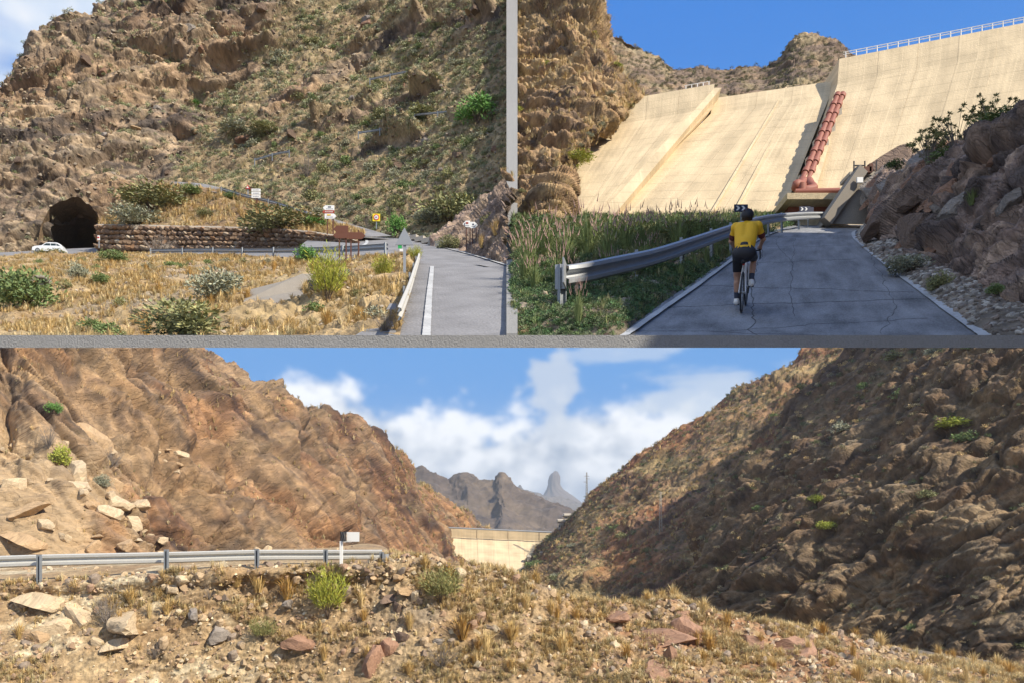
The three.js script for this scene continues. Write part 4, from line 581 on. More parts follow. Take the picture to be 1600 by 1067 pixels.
  mesh('body', ex(bodyP, 1.6, 0.06), paint, car); mesh('cabin', ex(roofP, 1.36, 0.06), paint, car); mesh('windows', ex(glassP, 1.50, 0.004), glass, car); mesh('door_pillar', merge([box(0.07, 0.46, 1.53, 0.42, 1.22, 0), box(0.06, 0.4, 1.53, 1.2, 1.22, 0)]), paint, car);
  for (const x of [-1.3, 1.28]) for (const z of [-0.78, 0.78]) { const w = mesh('wheel', new THREE.CylinderGeometry(0.32, 0.32, 0.22, 24).rotateX(Math.PI / 2).translate(x, 0.32, z), M.black, car); mesh('rim', new THREE.CylinderGeometry(0.2, 0.2, 0.03, 16).rotateX(Math.PI / 2).translate(x, 0.32, z + Math.sign(z) * 0.115), M.galv, w); }
  for (const z of [-0.6, 0.6]) mesh('headlight', new THREE.SphereGeometry(0.12, 12, 8).scale(0.7, 0.8, 1.3).translate(-1.98, 0.68, z), M.white, car);
  mesh('bumper', box(0.1, 0.16, 1.5, -2.06, 0.42, 0), M.black, car);
  // concrete culvert and small arch in the gully
  const cul = thing('culvert', 'weathered concrete culvert wall in the gully below the brown sign', 'culvert'), P = [[380, 470, 17.6], [392, 452, 18.4], [440, 440, 18.6], [472, 428, 18.8], [490, 428, 18.9], [492, 450, 18.6], [470, 466, 17.4], [430, 482, 16.4], [384, 492, 16.2]].map((q) => up(...q)), cx = P.reduce((a, p) => a.add(p), V(0, 0, 0)).multiplyScalar(1 / P.length);
  const fpos = [], fi = []; P.forEach((p) => fpos.push(p.x, p.y, p.z)); P.forEach((p) => fpos.push(p.x, p.y, p.z - 0.25)); for (let i = 1; i < P.length - 1; i++) fi.push(0, i + 1, i); for (let i = 0; i < P.length; i++) { const j = (i + 1) % P.length; fi.push(i, j, j + P.length, i, j + P.length, i + P.length); }
  const cg = geo(fpos, fi, fpos.filter((_, i) => i % 3 < 2).map((v) => v * 3)).toNonIndexed(); cg.computeVertexNormals(); mesh('wall', cg, M.dim, cul); mesh('dark_opening', new THREE.CylinderGeometry(0.022, 0.022, 0.08, 20).rotateX(Math.PI / 2).translate(up(483, 446, 18.3).x, up(483, 446, 18.3).y, up(483, 446, 18.3).z - 0.04), M.black, cul);  // solid black disc paints in the dark of the pipe mouth
  const ar = thing('culvert', 'small stone arch half hidden by the leafy bush at far left', 'culvert', up(64, 446, 27)); ar.scale.setScalar(0.5); ar.rotation.y = 0.5; mesh('arch', new THREE.TorusGeometry(0.10, 0.022, 8, 24, Math.PI), M.dim, ar); mesh('dark_opening', new THREE.CircleGeometry(0.09, 24, 0, Math.PI).translate(0, 0, -0.03), M.black, ar); for (const x of [-0.1, 0.1]) mesh('jamb', box(0.044, 0.1, 0.05, x, -0.05, 0), M.dim, ar);  // flat black half disc painted for the shade inside the arch
}

// ---------------------------------------------------------------- upper right: dam, pipes, barriers
const damN = (u, v) => { const j = Math.abs((v * 22) % 1 - 0.5) > 0.45 ? 0.10 : 0, streak = n3(u * 64, v * 3.2, 3) * 0.09 + n3(u * 20, v * 1.2, 9) * 0.10; return 0.86 + streak + fbm(u * 10, v * 10, 4, 5) * 0.34 - 1.5 * j * (0.6 + n3(u * 8, v * 22, 6)) + (Math.abs((u * 10) % 1 - 0.5) > 0.482 ? 0.14 : 0); };
const damMap = tex(768, (u, v) => { const s = damN(u, v); return [s, s * 0.985, s * 0.955]; }, false, true), damMat = STD({ color: RGB(0.67, 0.545, 0.36), map: damMap, bumpMap: grainBump, bumpScale: 0.004, roughness: 0.95 });
{
  const o = thing('dam', 'huge sunlit pale concrete dam filling the valley behind the cyclist', 'dam');
  const Dc = (x) => 56 - (x - 962) / 658 * 8, Db = (x) => 45 - (x - 878) / 642 * 4.4;
  const crestRow = (x, k) => k === 0 ? mix(158, 131, (x - 962) / 155) : k === 1 ? mix(152, 127, (x - 1127) / 173) : mix(92, 32, (x - 1312) / 308);
  const seams = [[[930, 826], [1012, 896], [1062, 914], [1117, 934]], [[1114, 930], [1184, 1022], [1240, 1112], [1300, 1214]], [[1312, 1234], [1374, 1290], [1436, 1352], [1500, 1420], [1560, 1480], [1640, 1560]]], kink = [38, 24, 40];
  let n = 0;
  seams.forEach((sq, k) => { for (let i = 0; i + 1 < sq.length; i++, n++) {
    const fw = (k === 1 ? 0 : -0.5) - (n % 2) * 0.02, gap = 0.12, L = [sq[i][0] + gap, sq[i][1] + gap], R = [sq[i + 1][0] - gap, sq[i + 1][1] - gap], pr = ([c, b]) => { const d = Dc(c) + fw, T = up(c, crestRow(c, k), d), K = up(c - 3, crestRow(c, k) + kink[k], d - 1.2), B = up(b, 358, Db(b) + fw), back = 0.55; return [T, K, B, V(B.x, B.y, B.z - 1.6), V(T.x, T.y - 0.02, T.z - back)]; };
    const A = pr(L), Z = pr(R), pos = [], uv = [], idx = []; const NV = 14, NU = 4; let lenV = 0;
    // front: crest wall then long slope, as a fine grid
    const front = (t, u) => { const a = t < 0.18 ? A[0].clone().lerp(A[1], t / 0.18) : A[1].clone().lerp(A[2], (t - 0.18) / 0.82), z = t < 0.18 ? Z[0].clone().lerp(Z[1], t / 0.18) : Z[1].clone().lerp(Z[2], (t - 0.18) / 0.82); return a.lerp(z, u); };
    const vs = [0, 0.09, 0.18, ...[...Array(NV)].map((_, q) => 0.18 + (q + 1) / NV * 0.82)], len = A[0].distanceTo(A[1]) + A[1].distanceTo(A[2]);
    vs.forEach((t, j) => { for (let q = 0; q <= NU; q++) { const p = front(t, q / NU); pos.push(p.x, p.y, p.z); uv.push((n + q / NU) * 0.21, t * len * 0.28); if (j && q < NU) { const a = j * (NU + 1) + q; idx.push(a, a + 1, a - NU - 1, a + 1, a - NU, a - NU - 1); } } });
    const b0 = pos.length / 3; for (const q of [A, Z]) for (const p of q) { pos.push(p.x, p.y, p.z); uv.push(p.x * 0.3, p.y * 0.3); }
    for (const s of [0, 5]) { const f = [[0, 1, 4], [1, 3, 4], [1, 2, 3]]; for (const t of f) idx.push(...(s ? [b0 + s + t[0], b0 + s + t[2], b0 + s + t[1]] : t.map((q) => b0 + q))); }
    idx.push(b0, b0 + 4, b0 + 9, b0, b0 + 9, b0 + 5, b0 + 3, b0 + 8, b0 + 4, b0 + 4, b0 + 8, b0 + 9);
    const g = geo(pos, idx, uv).toNonIndexed(); g.computeVertexNormals(); mesh('concrete_block', g, damMat, o);
  } });
  // raised rib down the seam, and a parapet edge
  const rib = (c, b, row0, d0, w0, w1, pr) => { const a = [up(c - w0, row0, d0), up(c + w0, row0, d0), up(b + w1, 358, Db(b)), up(b - w1, 358, Db(b))], pos = []; for (const z of [pr, -0.1]) for (const p of a) pos.push(p.x, p.y + z * 0.4, p.z + z); const g = geo(pos, [0, 2, 1, 0, 3, 2, 0, 1, 5, 0, 5, 4, 1, 2, 6, 1, 6, 5, 3, 0, 4, 3, 4, 7], pos.filter((_, i) => i % 3 < 2).map((v) => v * 0.3)).toNonIndexed(); g.computeVertexNormals(); return mesh('rib', g, damMat, o); };
  rib(1119, 938, 150, 53.6, 5, 12, 0.10); rib(1228, 1098, 140, 53.2, 1.2, 2.4, 0.03); rib(1250, 1135, 138, 53, 1.2, 2.4, 0.03);
  const st = mesh('stair_strip', (() => { const a = [up(1304, 150, 50.9), up(1318, 150, 50.9), up(1262, 336, 41.6), up(1236, 336, 41.6)], pos = []; for (const z of [0.05, -0.05]) for (const p of a) pos.push(p.x, p.y + z * 0.4, p.z + z); const g = geo(pos, [0, 2, 1, 0, 3, 2, 0, 1, 5, 0, 5, 4, 1, 2, 6, 1, 6, 5, 3, 0, 4, 3, 4, 7], pos.filter((_, i) => i % 3 < 2).map((v) => v * 0.5)).toNonIndexed(); g.computeVertexNormals(); return g; })(), damMat, o);
  // crest railing
  const rl = thing('railing', 'thin white railing along the high right crest of the dam', 'railing'), cp = (x, dy) => up(x, crestRow(x, 2) - dy, Dc(x) - 0.45 + 0.8);
  for (let x = 1322; x < 1625; x += 16.4) mesh('post', bar(cp(x, -2), cp(x, 9), 0.006, 5), M.white, rl); for (const h of [9, 5.5]) mesh('rail', new THREE.TubeGeometry(new THREE.CatmullRomCurve3([1318, 1420, 1520, 1630].map((x) => cp(x, h))), 40, 0.0045, 5), M.white, rl);
  const rl2 = thing('railing', 'short white railing on the lower left crest of the dam', 'railing'), cq = (x, dy) => up(x, crestRow(x, 0) - dy, Dc(x) + 0.2); for (let x = 1072; x < 1112; x += 9) mesh('post', bar(cq(x, -2), cq(x, 5), 0.005, 5), M.white, rl2); mesh('rail', bar(cq(1070, 5), cq(1110, 5), 0.004, 5), M.white, rl2);
  // two outlet pipes with flanges
  const fd = (row) => 1 / mix(1 / 51.4, 1 / 42.2, (row - 130) / 228);
  [[1309, 1253, 'left of two rust red pipes running down the dam face'], [1316.5, 1262, 'right of two rust red pipes running down the dam face']].forEach(([x0, x1, lab]) => {
    const pp = thing('outlet_pipe', lab, 'pipe', null), a = up(x0, 150, fd(150) - 2.4), b = up(x1, 284, fd(284) - 1.3), r = 4.1 / F * 47 * S; mesh('pipe', bar(b, a, r * 0.95, 16, r), M.pipe, pp); for (let i = 0; i <= 9; i++) { const c = b.clone().lerp(a, i / 9), d = a.clone().sub(b).normalize().multiplyScalar(0.03); mesh('flange', bar(c.clone().sub(d), c.clone().add(d), r * 1.32, 16), M.pipe, pp); }
    for (let i = 0; i < 5; i++) { const c = b.clone().lerp(a, (i + 0.5) / 5); mesh('support', box(0.09, 0.16, 0.06, c.x, c.y - 0.09, c.z - 0.06), M.pale, pp); }
  });
  const mf = thing('outlet_manifold', 'rust red valve elbows and horizontal pipe at the foot of the dam', 'pipe'); const ctr = (pts, r) => new THREE.TubeGeometry(new THREE.CatmullRomCurve3(pts.map((q) => up(...q))), 24, r, 12);
  mesh('elbow', ctr([[1256, 283, 42.6], [1252, 289, 41.8], [1246, 288, 41.2], [1243, 291, 41.2], [1248, 296, 41.4]], 0.040), M.pipe, mf); mesh('elbow', ctr([[1265, 283, 42.6], [1268, 289, 41.8], [1272, 294, 41.4], [1262, 296.5, 41.2], [1254, 297, 41.2]], 0.038), M.pipe, mf); mesh('valve', bar(up(1253, 300, 41.2), up(1253, 288, 41.2), 0.045, 14), M.pipe, mf); mesh('horizontal_pipe', bar(up(1243, 300.5, 41), up(1312, 299, 40.6), 0.028, 14), M.pipe, mf);
  const vh = thing('valve_house', 'pale concrete valve house with overhanging slab at the dam foot', 'building'); const f0 = up(1232, 345, 40.9), f1 = up(1330, 345, 40.3), tp = up(1232, 318, 40.9); mesh('wall', box(f1.x - f0.x, tp.y - f0.y + 0.2, 0.5, (f0.x + f1.x) / 2, (tp.y + f0.y) / 2 - 0.1, f0.z - 0.25), damMat, vh); const s0 = up(1226, 307, 40.2), s1 = up(1330, 312, 40.2); mesh('roof_slab', box(s1.x - s0.x, 0.055, 0.75, (s0.x + s1.x) / 2, s0.y - 0.03, s0.z - 0.30), damMat, vh); mesh('beam', box(s1.x - s0.x - 0.1, 0.06, 0.55, (s0.x + s1.x) / 2 + 0.02, s0.y - 0.09, s0.z - 0.36), M.pipe, vh);
  // wing wall at the right abutment
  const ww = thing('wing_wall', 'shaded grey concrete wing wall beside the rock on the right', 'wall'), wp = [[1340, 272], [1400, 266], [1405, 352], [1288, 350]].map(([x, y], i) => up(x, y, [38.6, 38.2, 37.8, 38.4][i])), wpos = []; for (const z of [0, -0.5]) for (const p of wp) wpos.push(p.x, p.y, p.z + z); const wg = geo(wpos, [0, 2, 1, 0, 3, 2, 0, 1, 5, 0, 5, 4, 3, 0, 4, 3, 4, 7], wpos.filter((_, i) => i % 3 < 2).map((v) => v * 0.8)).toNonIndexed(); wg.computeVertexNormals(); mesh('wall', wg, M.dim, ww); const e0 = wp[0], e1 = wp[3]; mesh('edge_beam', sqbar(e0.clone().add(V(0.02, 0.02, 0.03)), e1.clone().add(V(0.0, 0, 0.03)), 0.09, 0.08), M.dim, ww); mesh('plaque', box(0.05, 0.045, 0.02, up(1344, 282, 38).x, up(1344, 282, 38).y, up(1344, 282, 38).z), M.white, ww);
  const pf = thing('platform', 'small metal platform with railings above the wing wall', 'platform'); const q = (x, y) => up(x, y, 38.4); mesh('deck', box(0.32, 0.03, 0.2, q(1358, 270).x, q(1358, 271).y, q(1358, 270).z - 0.1), M.pale, pf); for (const x of [1335, 1352, 1370]) mesh('post', bar(q(x, 271), q(x, 252), 0.006, 6), M.black, pf); for (const y of [265, 259]) mesh('rail', bar(q(1334, y), q(1352, y), 0.006, 6), M.black, pf); mesh('machine', merge([box(0.06, 0.05, 0.05, q(1355, 266).x, q(1355, 267).y, q(1355, 266).z), box(0.03, 0.07, 0.05, q(1360, 262).x, q(1361, 264).y, q(1360, 262).z)]), M.rust, pf);
}
{
  const rb = (x, y, l = 0) => up(x, y, riseD(y) - 0); 
  barrier('long grey guardrail on the left of the climbing road beside the cyclist', [[884, 492, 13.4], [905, 488, 13.6], [960, 472, 14.6], [1020, 452, 16.4], [1080, 426, 18.8], [1130, 402, 22], [1165, 384, 26], [1192, 372, 30], [1225, 363.5, 34.4], [1262, 359, 37.6], [1300, 358, 39]].map((q) => up(...q)), S * 1.2, { top: 0.72, step: 2.8, side: 1, end: [0], mat: M.galv });
  line('white edge line on the left of the climbing road', [[966, 528], [978, 520], [1010, 497], [1062, 461], [1110, 426], [1150, 396], [1176, 376], [1206, 363], [1240, 355]].map(([x, y]) => up(x + 9, y, riseD(y) - 0.012)), 0.024);
  line('white edge line curving along the right of the climbing road', [[1546, 528], [1538, 522], [1500, 495], [1450, 458], [1410, 428], [1376, 402], [1352, 382], [1341, 370], [1343, 362], [1362, 357]].map(([x, y]) => up(x - 6, y, riseD(y) - 0.012)), 0.024);
  const gut = thing('gutter', 'pale concrete gutter slab at the inside of the bend', 'gutter'); for (let i = 0; i < 4; i++) { const t0 = i / 4, t1 = (i + 0.94) / 4, pt = (t, s) => { const y = mix(366, 408, t); return up(mix(1352, 1404, t * t * 0.5 + t * 0.5) + s * mix(9, 20, t), y, riseD(y) - 0.35).add(V(0, 0.015, 0)); }; const a = [pt(t0, 0), pt(t0, 1), pt(t1, 1), pt(t1, 0)], pos = []; for (const z of [0, -0.05]) for (const p of a) pos.push(p.x, p.y + z, p.z); mesh('slab', geo(pos, [0, 1, 2, 0, 2, 3, 0, 3, 7, 0, 7, 4, 3, 2, 6, 3, 6, 7]), M.pale, gut); }
  const chev = (x, y, w, h, d) => plate([[x, y + h], [x + w * 0.5, y + h], [x + w, y + h / 2], [x + w * 0.5, y], [x, y], [x + w * 0.5, y + h / 2]], d);
  signAt('chevron_sign', 'black chevron board on a post just above the cyclist', 1158, 384, 26.5, (o) => { mesh('post', box(1.4, 54, 1.4, 0, 26, 0), M.post, o); const b = mesh('board', box(21.5, 11.5, 1, 0, 58, 0.8), M.navy, o); for (const x of [-8, 0.4]) mesh('chevron', chev(x, 54.4, 6.2, 7, 0.3).translate(0, 0, 1.35), M.white, b); });
  signAt('chevron_sign', 'dark blue chevron board behind the far end of the guardrail', 1261, 358, 38.4, (o) => { for (const x of [2]) mesh('post', box(1.6, 28, 1.4, x, 13, 0), M.galv, o); const b = mesh('board', box(17, 8.6, 0.9, -3, 30.5, 0.8), M.navy, o); for (const x of [-10, -3.6]) mesh('chevron', chev(x, 28, 4.6, 5, 0.3).translate(0, 0, 1.3), M.white, b); mesh('side_board', box(6, 8.2, 0.9, 8, 29.9, -0.6), M.navy, o); });
}

// ---------------------------------------------------------------- the wide valley: dam, barrier, sign, pylons
{
  const o = thing('dam', 'distant pale concrete dam between the two mountainsides', 'dam'), A = (x) => mix(824, 831, (x - 690) / 160);
  for (let i = 0; i < 8; i++) { const x0 = 672 + i * 24.4 + 0.08, x1 = 672 + (i + 1) * 24.4 - 0.08, d = 103 - (i % 2) * 0.06, pr = (x) => [at(x, A(x), d), at(x, A(x) + 14, d), at(x + 4, 915, d - 8), at(x + 4, 915, d + 2), at(x, A(x), d + 3)], L = pr(x0), R = pr(x1), pos = [], uv = []; for (const q of [L, R]) q.forEach((p, k) => { pos.push(p.x, p.y, p.z); uv.push((q === L ? i : i + 1) * 0.12, [0, 0.12, 0.9, 1, 0][k]); }); const g = geo(pos, [0, 1, 6, 0, 6, 5, 1, 2, 7, 1, 7, 6, 0, 5, 9, 0, 9, 4, 0, 4, 1, 1, 4, 3, 1, 3, 2, 5, 6, 9, 6, 8, 9, 6, 7, 8], uv).toNonIndexed(); g.computeVertexNormals(); mesh('concrete_block', g, damMat, o); }
  mesh('parapet', bar(at(676, 823, 102), at(862, 831.4, 102), 0.12, 6), M.galv, o);
  const B = [[-70, 914, 27.3], [64, 909, 27.4], [262, 897, 27.5], [403, 887.5, 27.6], [508, 884, 27.7], [597, 881.5, 27.7]].map((q) => at(...q));
  const t = thing('guardrail', 'white guardrail along the roadside below the left mountainside', 'guardrail');
  const prof = [[0, 0], [0.06, -0.03], [0.06, -0.10], [0, -0.14], [-0.012, -0.165], [0, -0.19], [0.06, -0.235], [0.06, -0.31], [0, -0.345], [-0.02, -0.33], [0.03, -0.30], [0.03, -0.24], [-0.03, -0.19], [-0.03, -0.14], [0.03, -0.09], [0.03, -0.04]].map(([a, b]) => [a * 1.2, b * 1.28]);
  const curve = new THREE.CatmullRomCurve3(B.map((p, i) => p.clone().setY(p.y + [0.99, 0.98, 0.80, 0.66, 0.58, 0.53][i]))), pos = [], idx = [], np = prof.length; for (let i = 0; i <= 60; i++) { const p = curve.getPoint(i / 60), k = mix(1, 0.78, i / 60); for (const [a, b] of prof) pos.push(p.x, p.y + b * k, p.z + a); if (i) for (let q = 0; q < np; q++) { const a = (i - 1) * np + q, b = (i - 1) * np + (q + 1) % np; idx.push(a, a + np, b, b, a + np, b + np); } }
  const g = geo(pos, idx, pos.filter((_, i) => i % 3 < 2)).toNonIndexed(); g.computeVertexNormals(); mesh('beam', g, M.rail, t);
  [[64, 909, 866, 1], [262, 897, 858, 1], [403, 887, 857, 0.85], [510, 884, 858, 0.8], [597, 881, 862, 0.9]].forEach(([x, y0, y1, w]) => { const a = at(x, y0 + 3, 27.25), b = at(x, y1, 27.25); mesh('post', merge([box(0.035, b.y - a.y, 0.12, a.x - 0.05, (a.y + b.y) / 2, a.z + 0.14), box(0.12 * w, b.y - a.y, 0.025, a.x, (a.y + b.y) / 2, a.z + 0.08), box(0.035, b.y - a.y, 0.12, a.x + 0.05, (a.y + b.y) / 2, a.z + 0.14)]), M.post, t); });
  const e = at(601, 872, 27.5); mesh('end_piece', new THREE.CylinderGeometry(0.13, 0.13, 0.36, 16, 1, true, -0.4, Math.PI).translate(e.x + 0.02, e.y - 0.02, e.z), M.galv, t);
  const s = thing('chevron_sign', 'white backed chevron sign on a pale post behind the guardrail', 'road sign', at(533, 890, 26.9)); s.scale.setScalar(26.9 / F);
  mesh('post', box(4.4, 46, 4, 0, 22, 0), M.white, s); const lf = mesh('chevron_panel', box(13, 15.5, 1.4).rotateY(-0.75).translate(3.0, 52, 1.5), M.black, s); for (const x of [-3.2, 2.2]) mesh('chevron', plate([[x, 7], [x + 2.2, 7], [x + 4.2, 0], [x + 2.2, -7], [x, -7], [x + 2, 0]], 0.3).translate(0, 0, 0.9).rotateY(-0.75).translate(3.0, 52, 1.5), M.dim, lf); mesh('back_panel', box(19.5, 15, 1.4, 18.4, 51.6, 0.6), M.white, s); mesh('arm', box(16, 2, 1.6, 8, 44.2, 0), M.white, s);
  // lattice masts
  const mast = (label, X, y0, y1, d, w, arms, mat) => { const o = thing('pylon', label, 'pylon'); { const q = seat(E.right, X, y0 - 2); d = -q.z; o.position.copy(q); } o.scale.setScalar(d / F); const H = y0 - y1, k = Math.max(0.22, 0.3); for (const x of [-w, w]) for (const z of [-w, w]) mesh('leg', bar(V(x, 0, z), V(x * 0.35, H, z * 0.35), k, 5), mat, o); const n = Math.round(H / (w * 2.4)); for (let i = 0; i < n; i++) { const a = i / n, b = (i + 1) / n, r = (t) => w * mix(1, 0.35, t); mesh('brace', merge([bar(V(-r(a), a * H, r(a)), V(r(b), b * H, r(b)), k * 0.6, 4), bar(V(r(a), a * H, r(a)), V(-r(b), b * H, r(b)), k * 0.6, 4)]), mat, o); } for (const [h, x0, x1] of arms) mesh('crossarm', bar(V(x0, h, 0), V(x1, h, 0), k * 1.1, 5), mat, o); };
  mast('grey lattice pylon on the skyline beside the far peak', 917, 792, 740, 160, 1.6, [[46, -4, 4], [42, 0, 5], [37, -5, 1]], M.dim);
  mast('pale lattice pylon on the grassy right mountainside', 1033, 842, 770, 84, 2.4, [[70, -3, 3], [60, -3.4, 3.4]], M.pale);
  // small white houses and huts by the far dam
  const hut = (label, X, Y, d, w, h, roof) => { const o = thing('house', label, 'house'); { const q = seat(E.right, X, Y); d = -q.z; o.position.copy(q); } o.scale.setScalar(d / F); mesh('wall', box(w, h, w * 0.8, 0, h / 2 - 1, 0), M.pale, o); mesh('roof', plate([[-w * 0.58, h - 1], [w * 0.58, h - 1], [w * 0.5, h + roof], [-w * 0.5, h + roof]], w * 0.9).translate(0, 0, -w * 0.45), M.pale, o); mesh('door', box(w * 0.2, h * 0.45, 0.4, w * 0.12, h * 0.2, w * 0.4), M.rust, o); mesh('window', box(w * 0.18, h * 0.25, 0.4, -w * 0.22, h * 0.45, w * 0.4), M.ink, o); };
  hut('small grey house above the right end of the far dam', 876, 828, 104, 9, 14, 1.2); hut('pale hut right of the grey house above the far dam', 887, 812, 106, 11, 7, 1); hut('white hut low on the slope below the far dam', 826, 876, 96, 5, 7, 0.8); hut('tiny pale hut beside the white hut below the far dam', 846, 868, 98, 4, 5, 0.6);
}
// ================================================================== plants and loose stones
function tris() { return { p: [], c: [] }; }
function leafAt(T, o, dir, side, len, w, s) { const a = o, b = V(o.x + dir.x * len * 0.5 + side.x * w, o.y + dir.y * len * 0.5 + side.y * w, o.z + dir.z * len * 0.5 + side.z * w), c = V(o.x + dir.x * len, o.y + dir.y * len, o.z + dir.z * len), d = V(o.x + dir.x * len * 0.5 - side.x * w, o.y + dir.y * len * 0.5 - side.y * w, o.z + dir.z * len * 0.5 - side.z * w); for (const q of [a, b, c, a, c, d]) T.p.push(q.x, q.y, q.z); for (let i = 0; i < 6; i++) T.c.push(s[0], s[1], s[2]); }
const rdir = (r) => { const z = r() * 2 - 1, a = r() * TAU, q = Math.sqrt(1 - z * z); return V(q * Math.cos(a), z, q * Math.sin(a)); };
const fin = (T) => geo(T.p, null, null, T.c);
function leafy(seed, n, leaf, clumps = 12, flat = 0.75) {          // dome of leaf clumps, one unit wide, base at 0
  const r = rng(seed), T = tris(), C = []; for (let i = 0; i < clumps; i++) { const a = r() * TAU, q = Math.sqrt(r()) * 0.36; C.push([Math.cos(a) * q, (0.12 + r() * 0.48 * (1 - q * 1.3)) * flat * 1.35, Math.sin(a) * q, 0.09 + r() * 0.11, 0.75 + r() * 0.5]); }
  for (let i = 0; i < n; i++) { const c = C[Math.floor(r() * clumps)], d = rdir(r), k = c[3] * (0.55 + 0.6 * r()), o = V(c[0] + d.x * k, Math.max(0.01, c[1] + d.y * k * 0.85), c[2] + d.z * k), dir = d.clone().add(rdir(r).multiplyScalar(0.8)).add(V(0, 0.35, 0)).normalize(), side = dir.clone().cross(rdir(r)).normalize(), s = c[4] * (0.7 + r() * 0.6), h = (r() - 0.5) * 0.18; leafAt(T, o, dir, side, leaf * (0.7 + r() * 0.7), leaf * 0.24, [s * (1 + h), s, s * (1 - h)]); }
  return fin(T);
}
function stems(seed, n, w = 0.012) { const r = rng(seed), l = []; for (let i = 0; i < n; i++) { const a = r() * TAU, q = 0.12 + r() * 0.3, e = V(Math.cos(a) * q, 0.25 + r() * 0.35, Math.sin(a) * q), m = V(e.x * 0.35, e.y * 0.5, e.z * 0.35); l.push(bar(V(0, -0.03, 0), m, w, 4, w * 0.7), bar(m, e, w * 0.7, 4, w * 0.35)); } return merge(l); }
function broom(seed, n) { const r = rng(seed), T = tris(); for (let i = 0; i < n; i++) { const a = r() * TAU, q = Math.sqrt(r()) * 0.46, h = (0.55 + r() * 0.55) * (1 - q * 0.6), b = V(Math.cos(a) * q * 0.35, 0.02, Math.sin(a) * q * 0.35), e = V(Math.cos(a) * q, h, Math.sin(a) * q), k = 6 + Math.floor(r() * 5), s0 = 0.7 + r() * 0.6; for (let j = 0; j < k; j++) { const t = 0.3 + 0.7 * (j + r()) / k, o = b.clone().lerp(e, t), dir = e.clone().sub(b).normalize().add(rdir(r).multiplyScalar(0.75)).normalize(), side = dir.clone().cross(rdir(r)).normalize(); leafAt(T, o, dir, side, 0.07 + r() * 0.07, 0.007, [s0 * (0.9 + r() * 0.3), s0, s0 * 0.8]); } } return fin(T); }
function tuft(seed, n, spread = 0.55, w = 0.012, droop = 0.35) { const r = rng(seed), T = tris(); for (let i = 0; i < n; i++) { const a = r() * TAU, q = r() * spread, h = 0.5 + r() * 0.5, b = V(Math.cos(a) * 0.10 * r(), 0, Math.sin(a) * 0.10 * r()), m = V(b.x + Math.cos(a) * q * 0.4, h * 0.62, b.z + Math.sin(a) * q * 0.4), e = V(b.x + Math.cos(a) * q, h * (1 - droop * q), b.z + Math.sin(a) * q), sd = V(-Math.sin(a), 0, Math.cos(a)).multiplyScalar(w * (0.6 + r() * 0.8)), s = 0.7 + r() * 0.6; const P = [V(b.x - sd.x, b.y, b.z - sd.z), V(b.x + sd.x, b.y, b.z + sd.z), V(m.x + sd.x * 0.7, m.y, m.z + sd.z * 0.7), V(m.x - sd.x * 0.7, m.y, m.z - sd.z * 0.7), e]; for (const k of [0, 1, 2, 0, 2, 3, 3, 2, 4]) { T.p.push(P[k].x, P[k].y, P[k].z); T.c.push(s, s * (0.95 + 0.1 * r()), s * 0.95); } } return fin(T); }
function plumes(seed, n) { const r = rng(seed), l = []; for (let i = 0; i < n; i++) { const a = r() * TAU, q = 0.12 + r() * 0.4, h = 0.85 + r() * 0.28; const g = new THREE.ConeGeometry(0.012, 0.20, 5).rotateZ(-q * 0.9).rotateY(-a).translate(Math.cos(a) * q, h, Math.sin(a) * q); l.push(g); } return merge(l); }
function twigs(seed, n) { const r = rng(seed), l = []; for (let i = 0; i < n; i++) { const a = r() * TAU, q = Math.sqrt(r()) * 0.45, e = V(Math.cos(a) * q, 0.25 + r() * 0.5 * (1 - q), Math.sin(a) * q), m = V(e.x * 0.5 + (r() - 0.5) * 0.1, e.y * 0.55, e.z * 0.5); l.push(bar(V((r() - 0.5) * 0.05, 0, 0), m, 0.006, 3), bar(m, e, 0.004, 3, 0.002)); for (let k = 0; k < 3; k++) { const f = m.clone().lerp(e, r()); l.push(bar(f, f.clone().add(rdir(r).multiplyScalar(0.12)).add(V(0, 0.04, 0)), 0.003, 3, 0.0015)); } } return merge(l); }
function stone(seed, det = 1) { // an angular block: a ball cut by planes
  let g = new THREE.IcosahedronGeometry(0.5, det); const r = rng(seed), cuts = [...Array(11)].map(() => [rdir(r), 0.17 + r() * 0.20]), p = g.attributes.position; for (let i = 0; i < p.count; i++) { const v = V(p.getX(i), p.getY(i), p.getZ(i)); v.multiplyScalar(1.05 + 0.2 * n3(v.x * 3 + seed, v.y * 3, v.z * 3)); for (const [n, d] of cuts) { const k = v.dot(n) - d; if (k > 0) v.addScaledVector(n, -k); } v.multiplyScalar(1.15 + 0.10 * n3(v.x * 9, v.y * 9 + seed, v.z * 9)); p.setXYZ(i, v.x, v.y * 0.8, v.z); } g.computeVertexNormals(); const uv = g.attributes.uv; for (let i = 0; i < uv.count; i++) uv.setXY(i, p.getX(i) * 0.8, p.getY(i) * 0.8 + p.getZ(i) * 0.5); return g; }
const leafM = (r, g, b) => STD({ color: RGB(r, g, b), vertexColors: true, roughness: 0.85 });
const PM = { green: leafM(0.17, 0.235, 0.085), olive: leafM(0.25, 0.255, 0.115), grey: leafM(0.30, 0.31, 0.22), lime: leafM(0.33, 0.36, 0.06), bright: leafM(0.13, 0.27, 0.06), dry: leafM(0.56, 0.39, 0.16), straw: leafM(0.66, 0.50, 0.25), ochre: leafM(0.46, 0.28, 0.085), blade: leafM(0.19, 0.24, 0.09), any: leafM(1, 1, 1) };
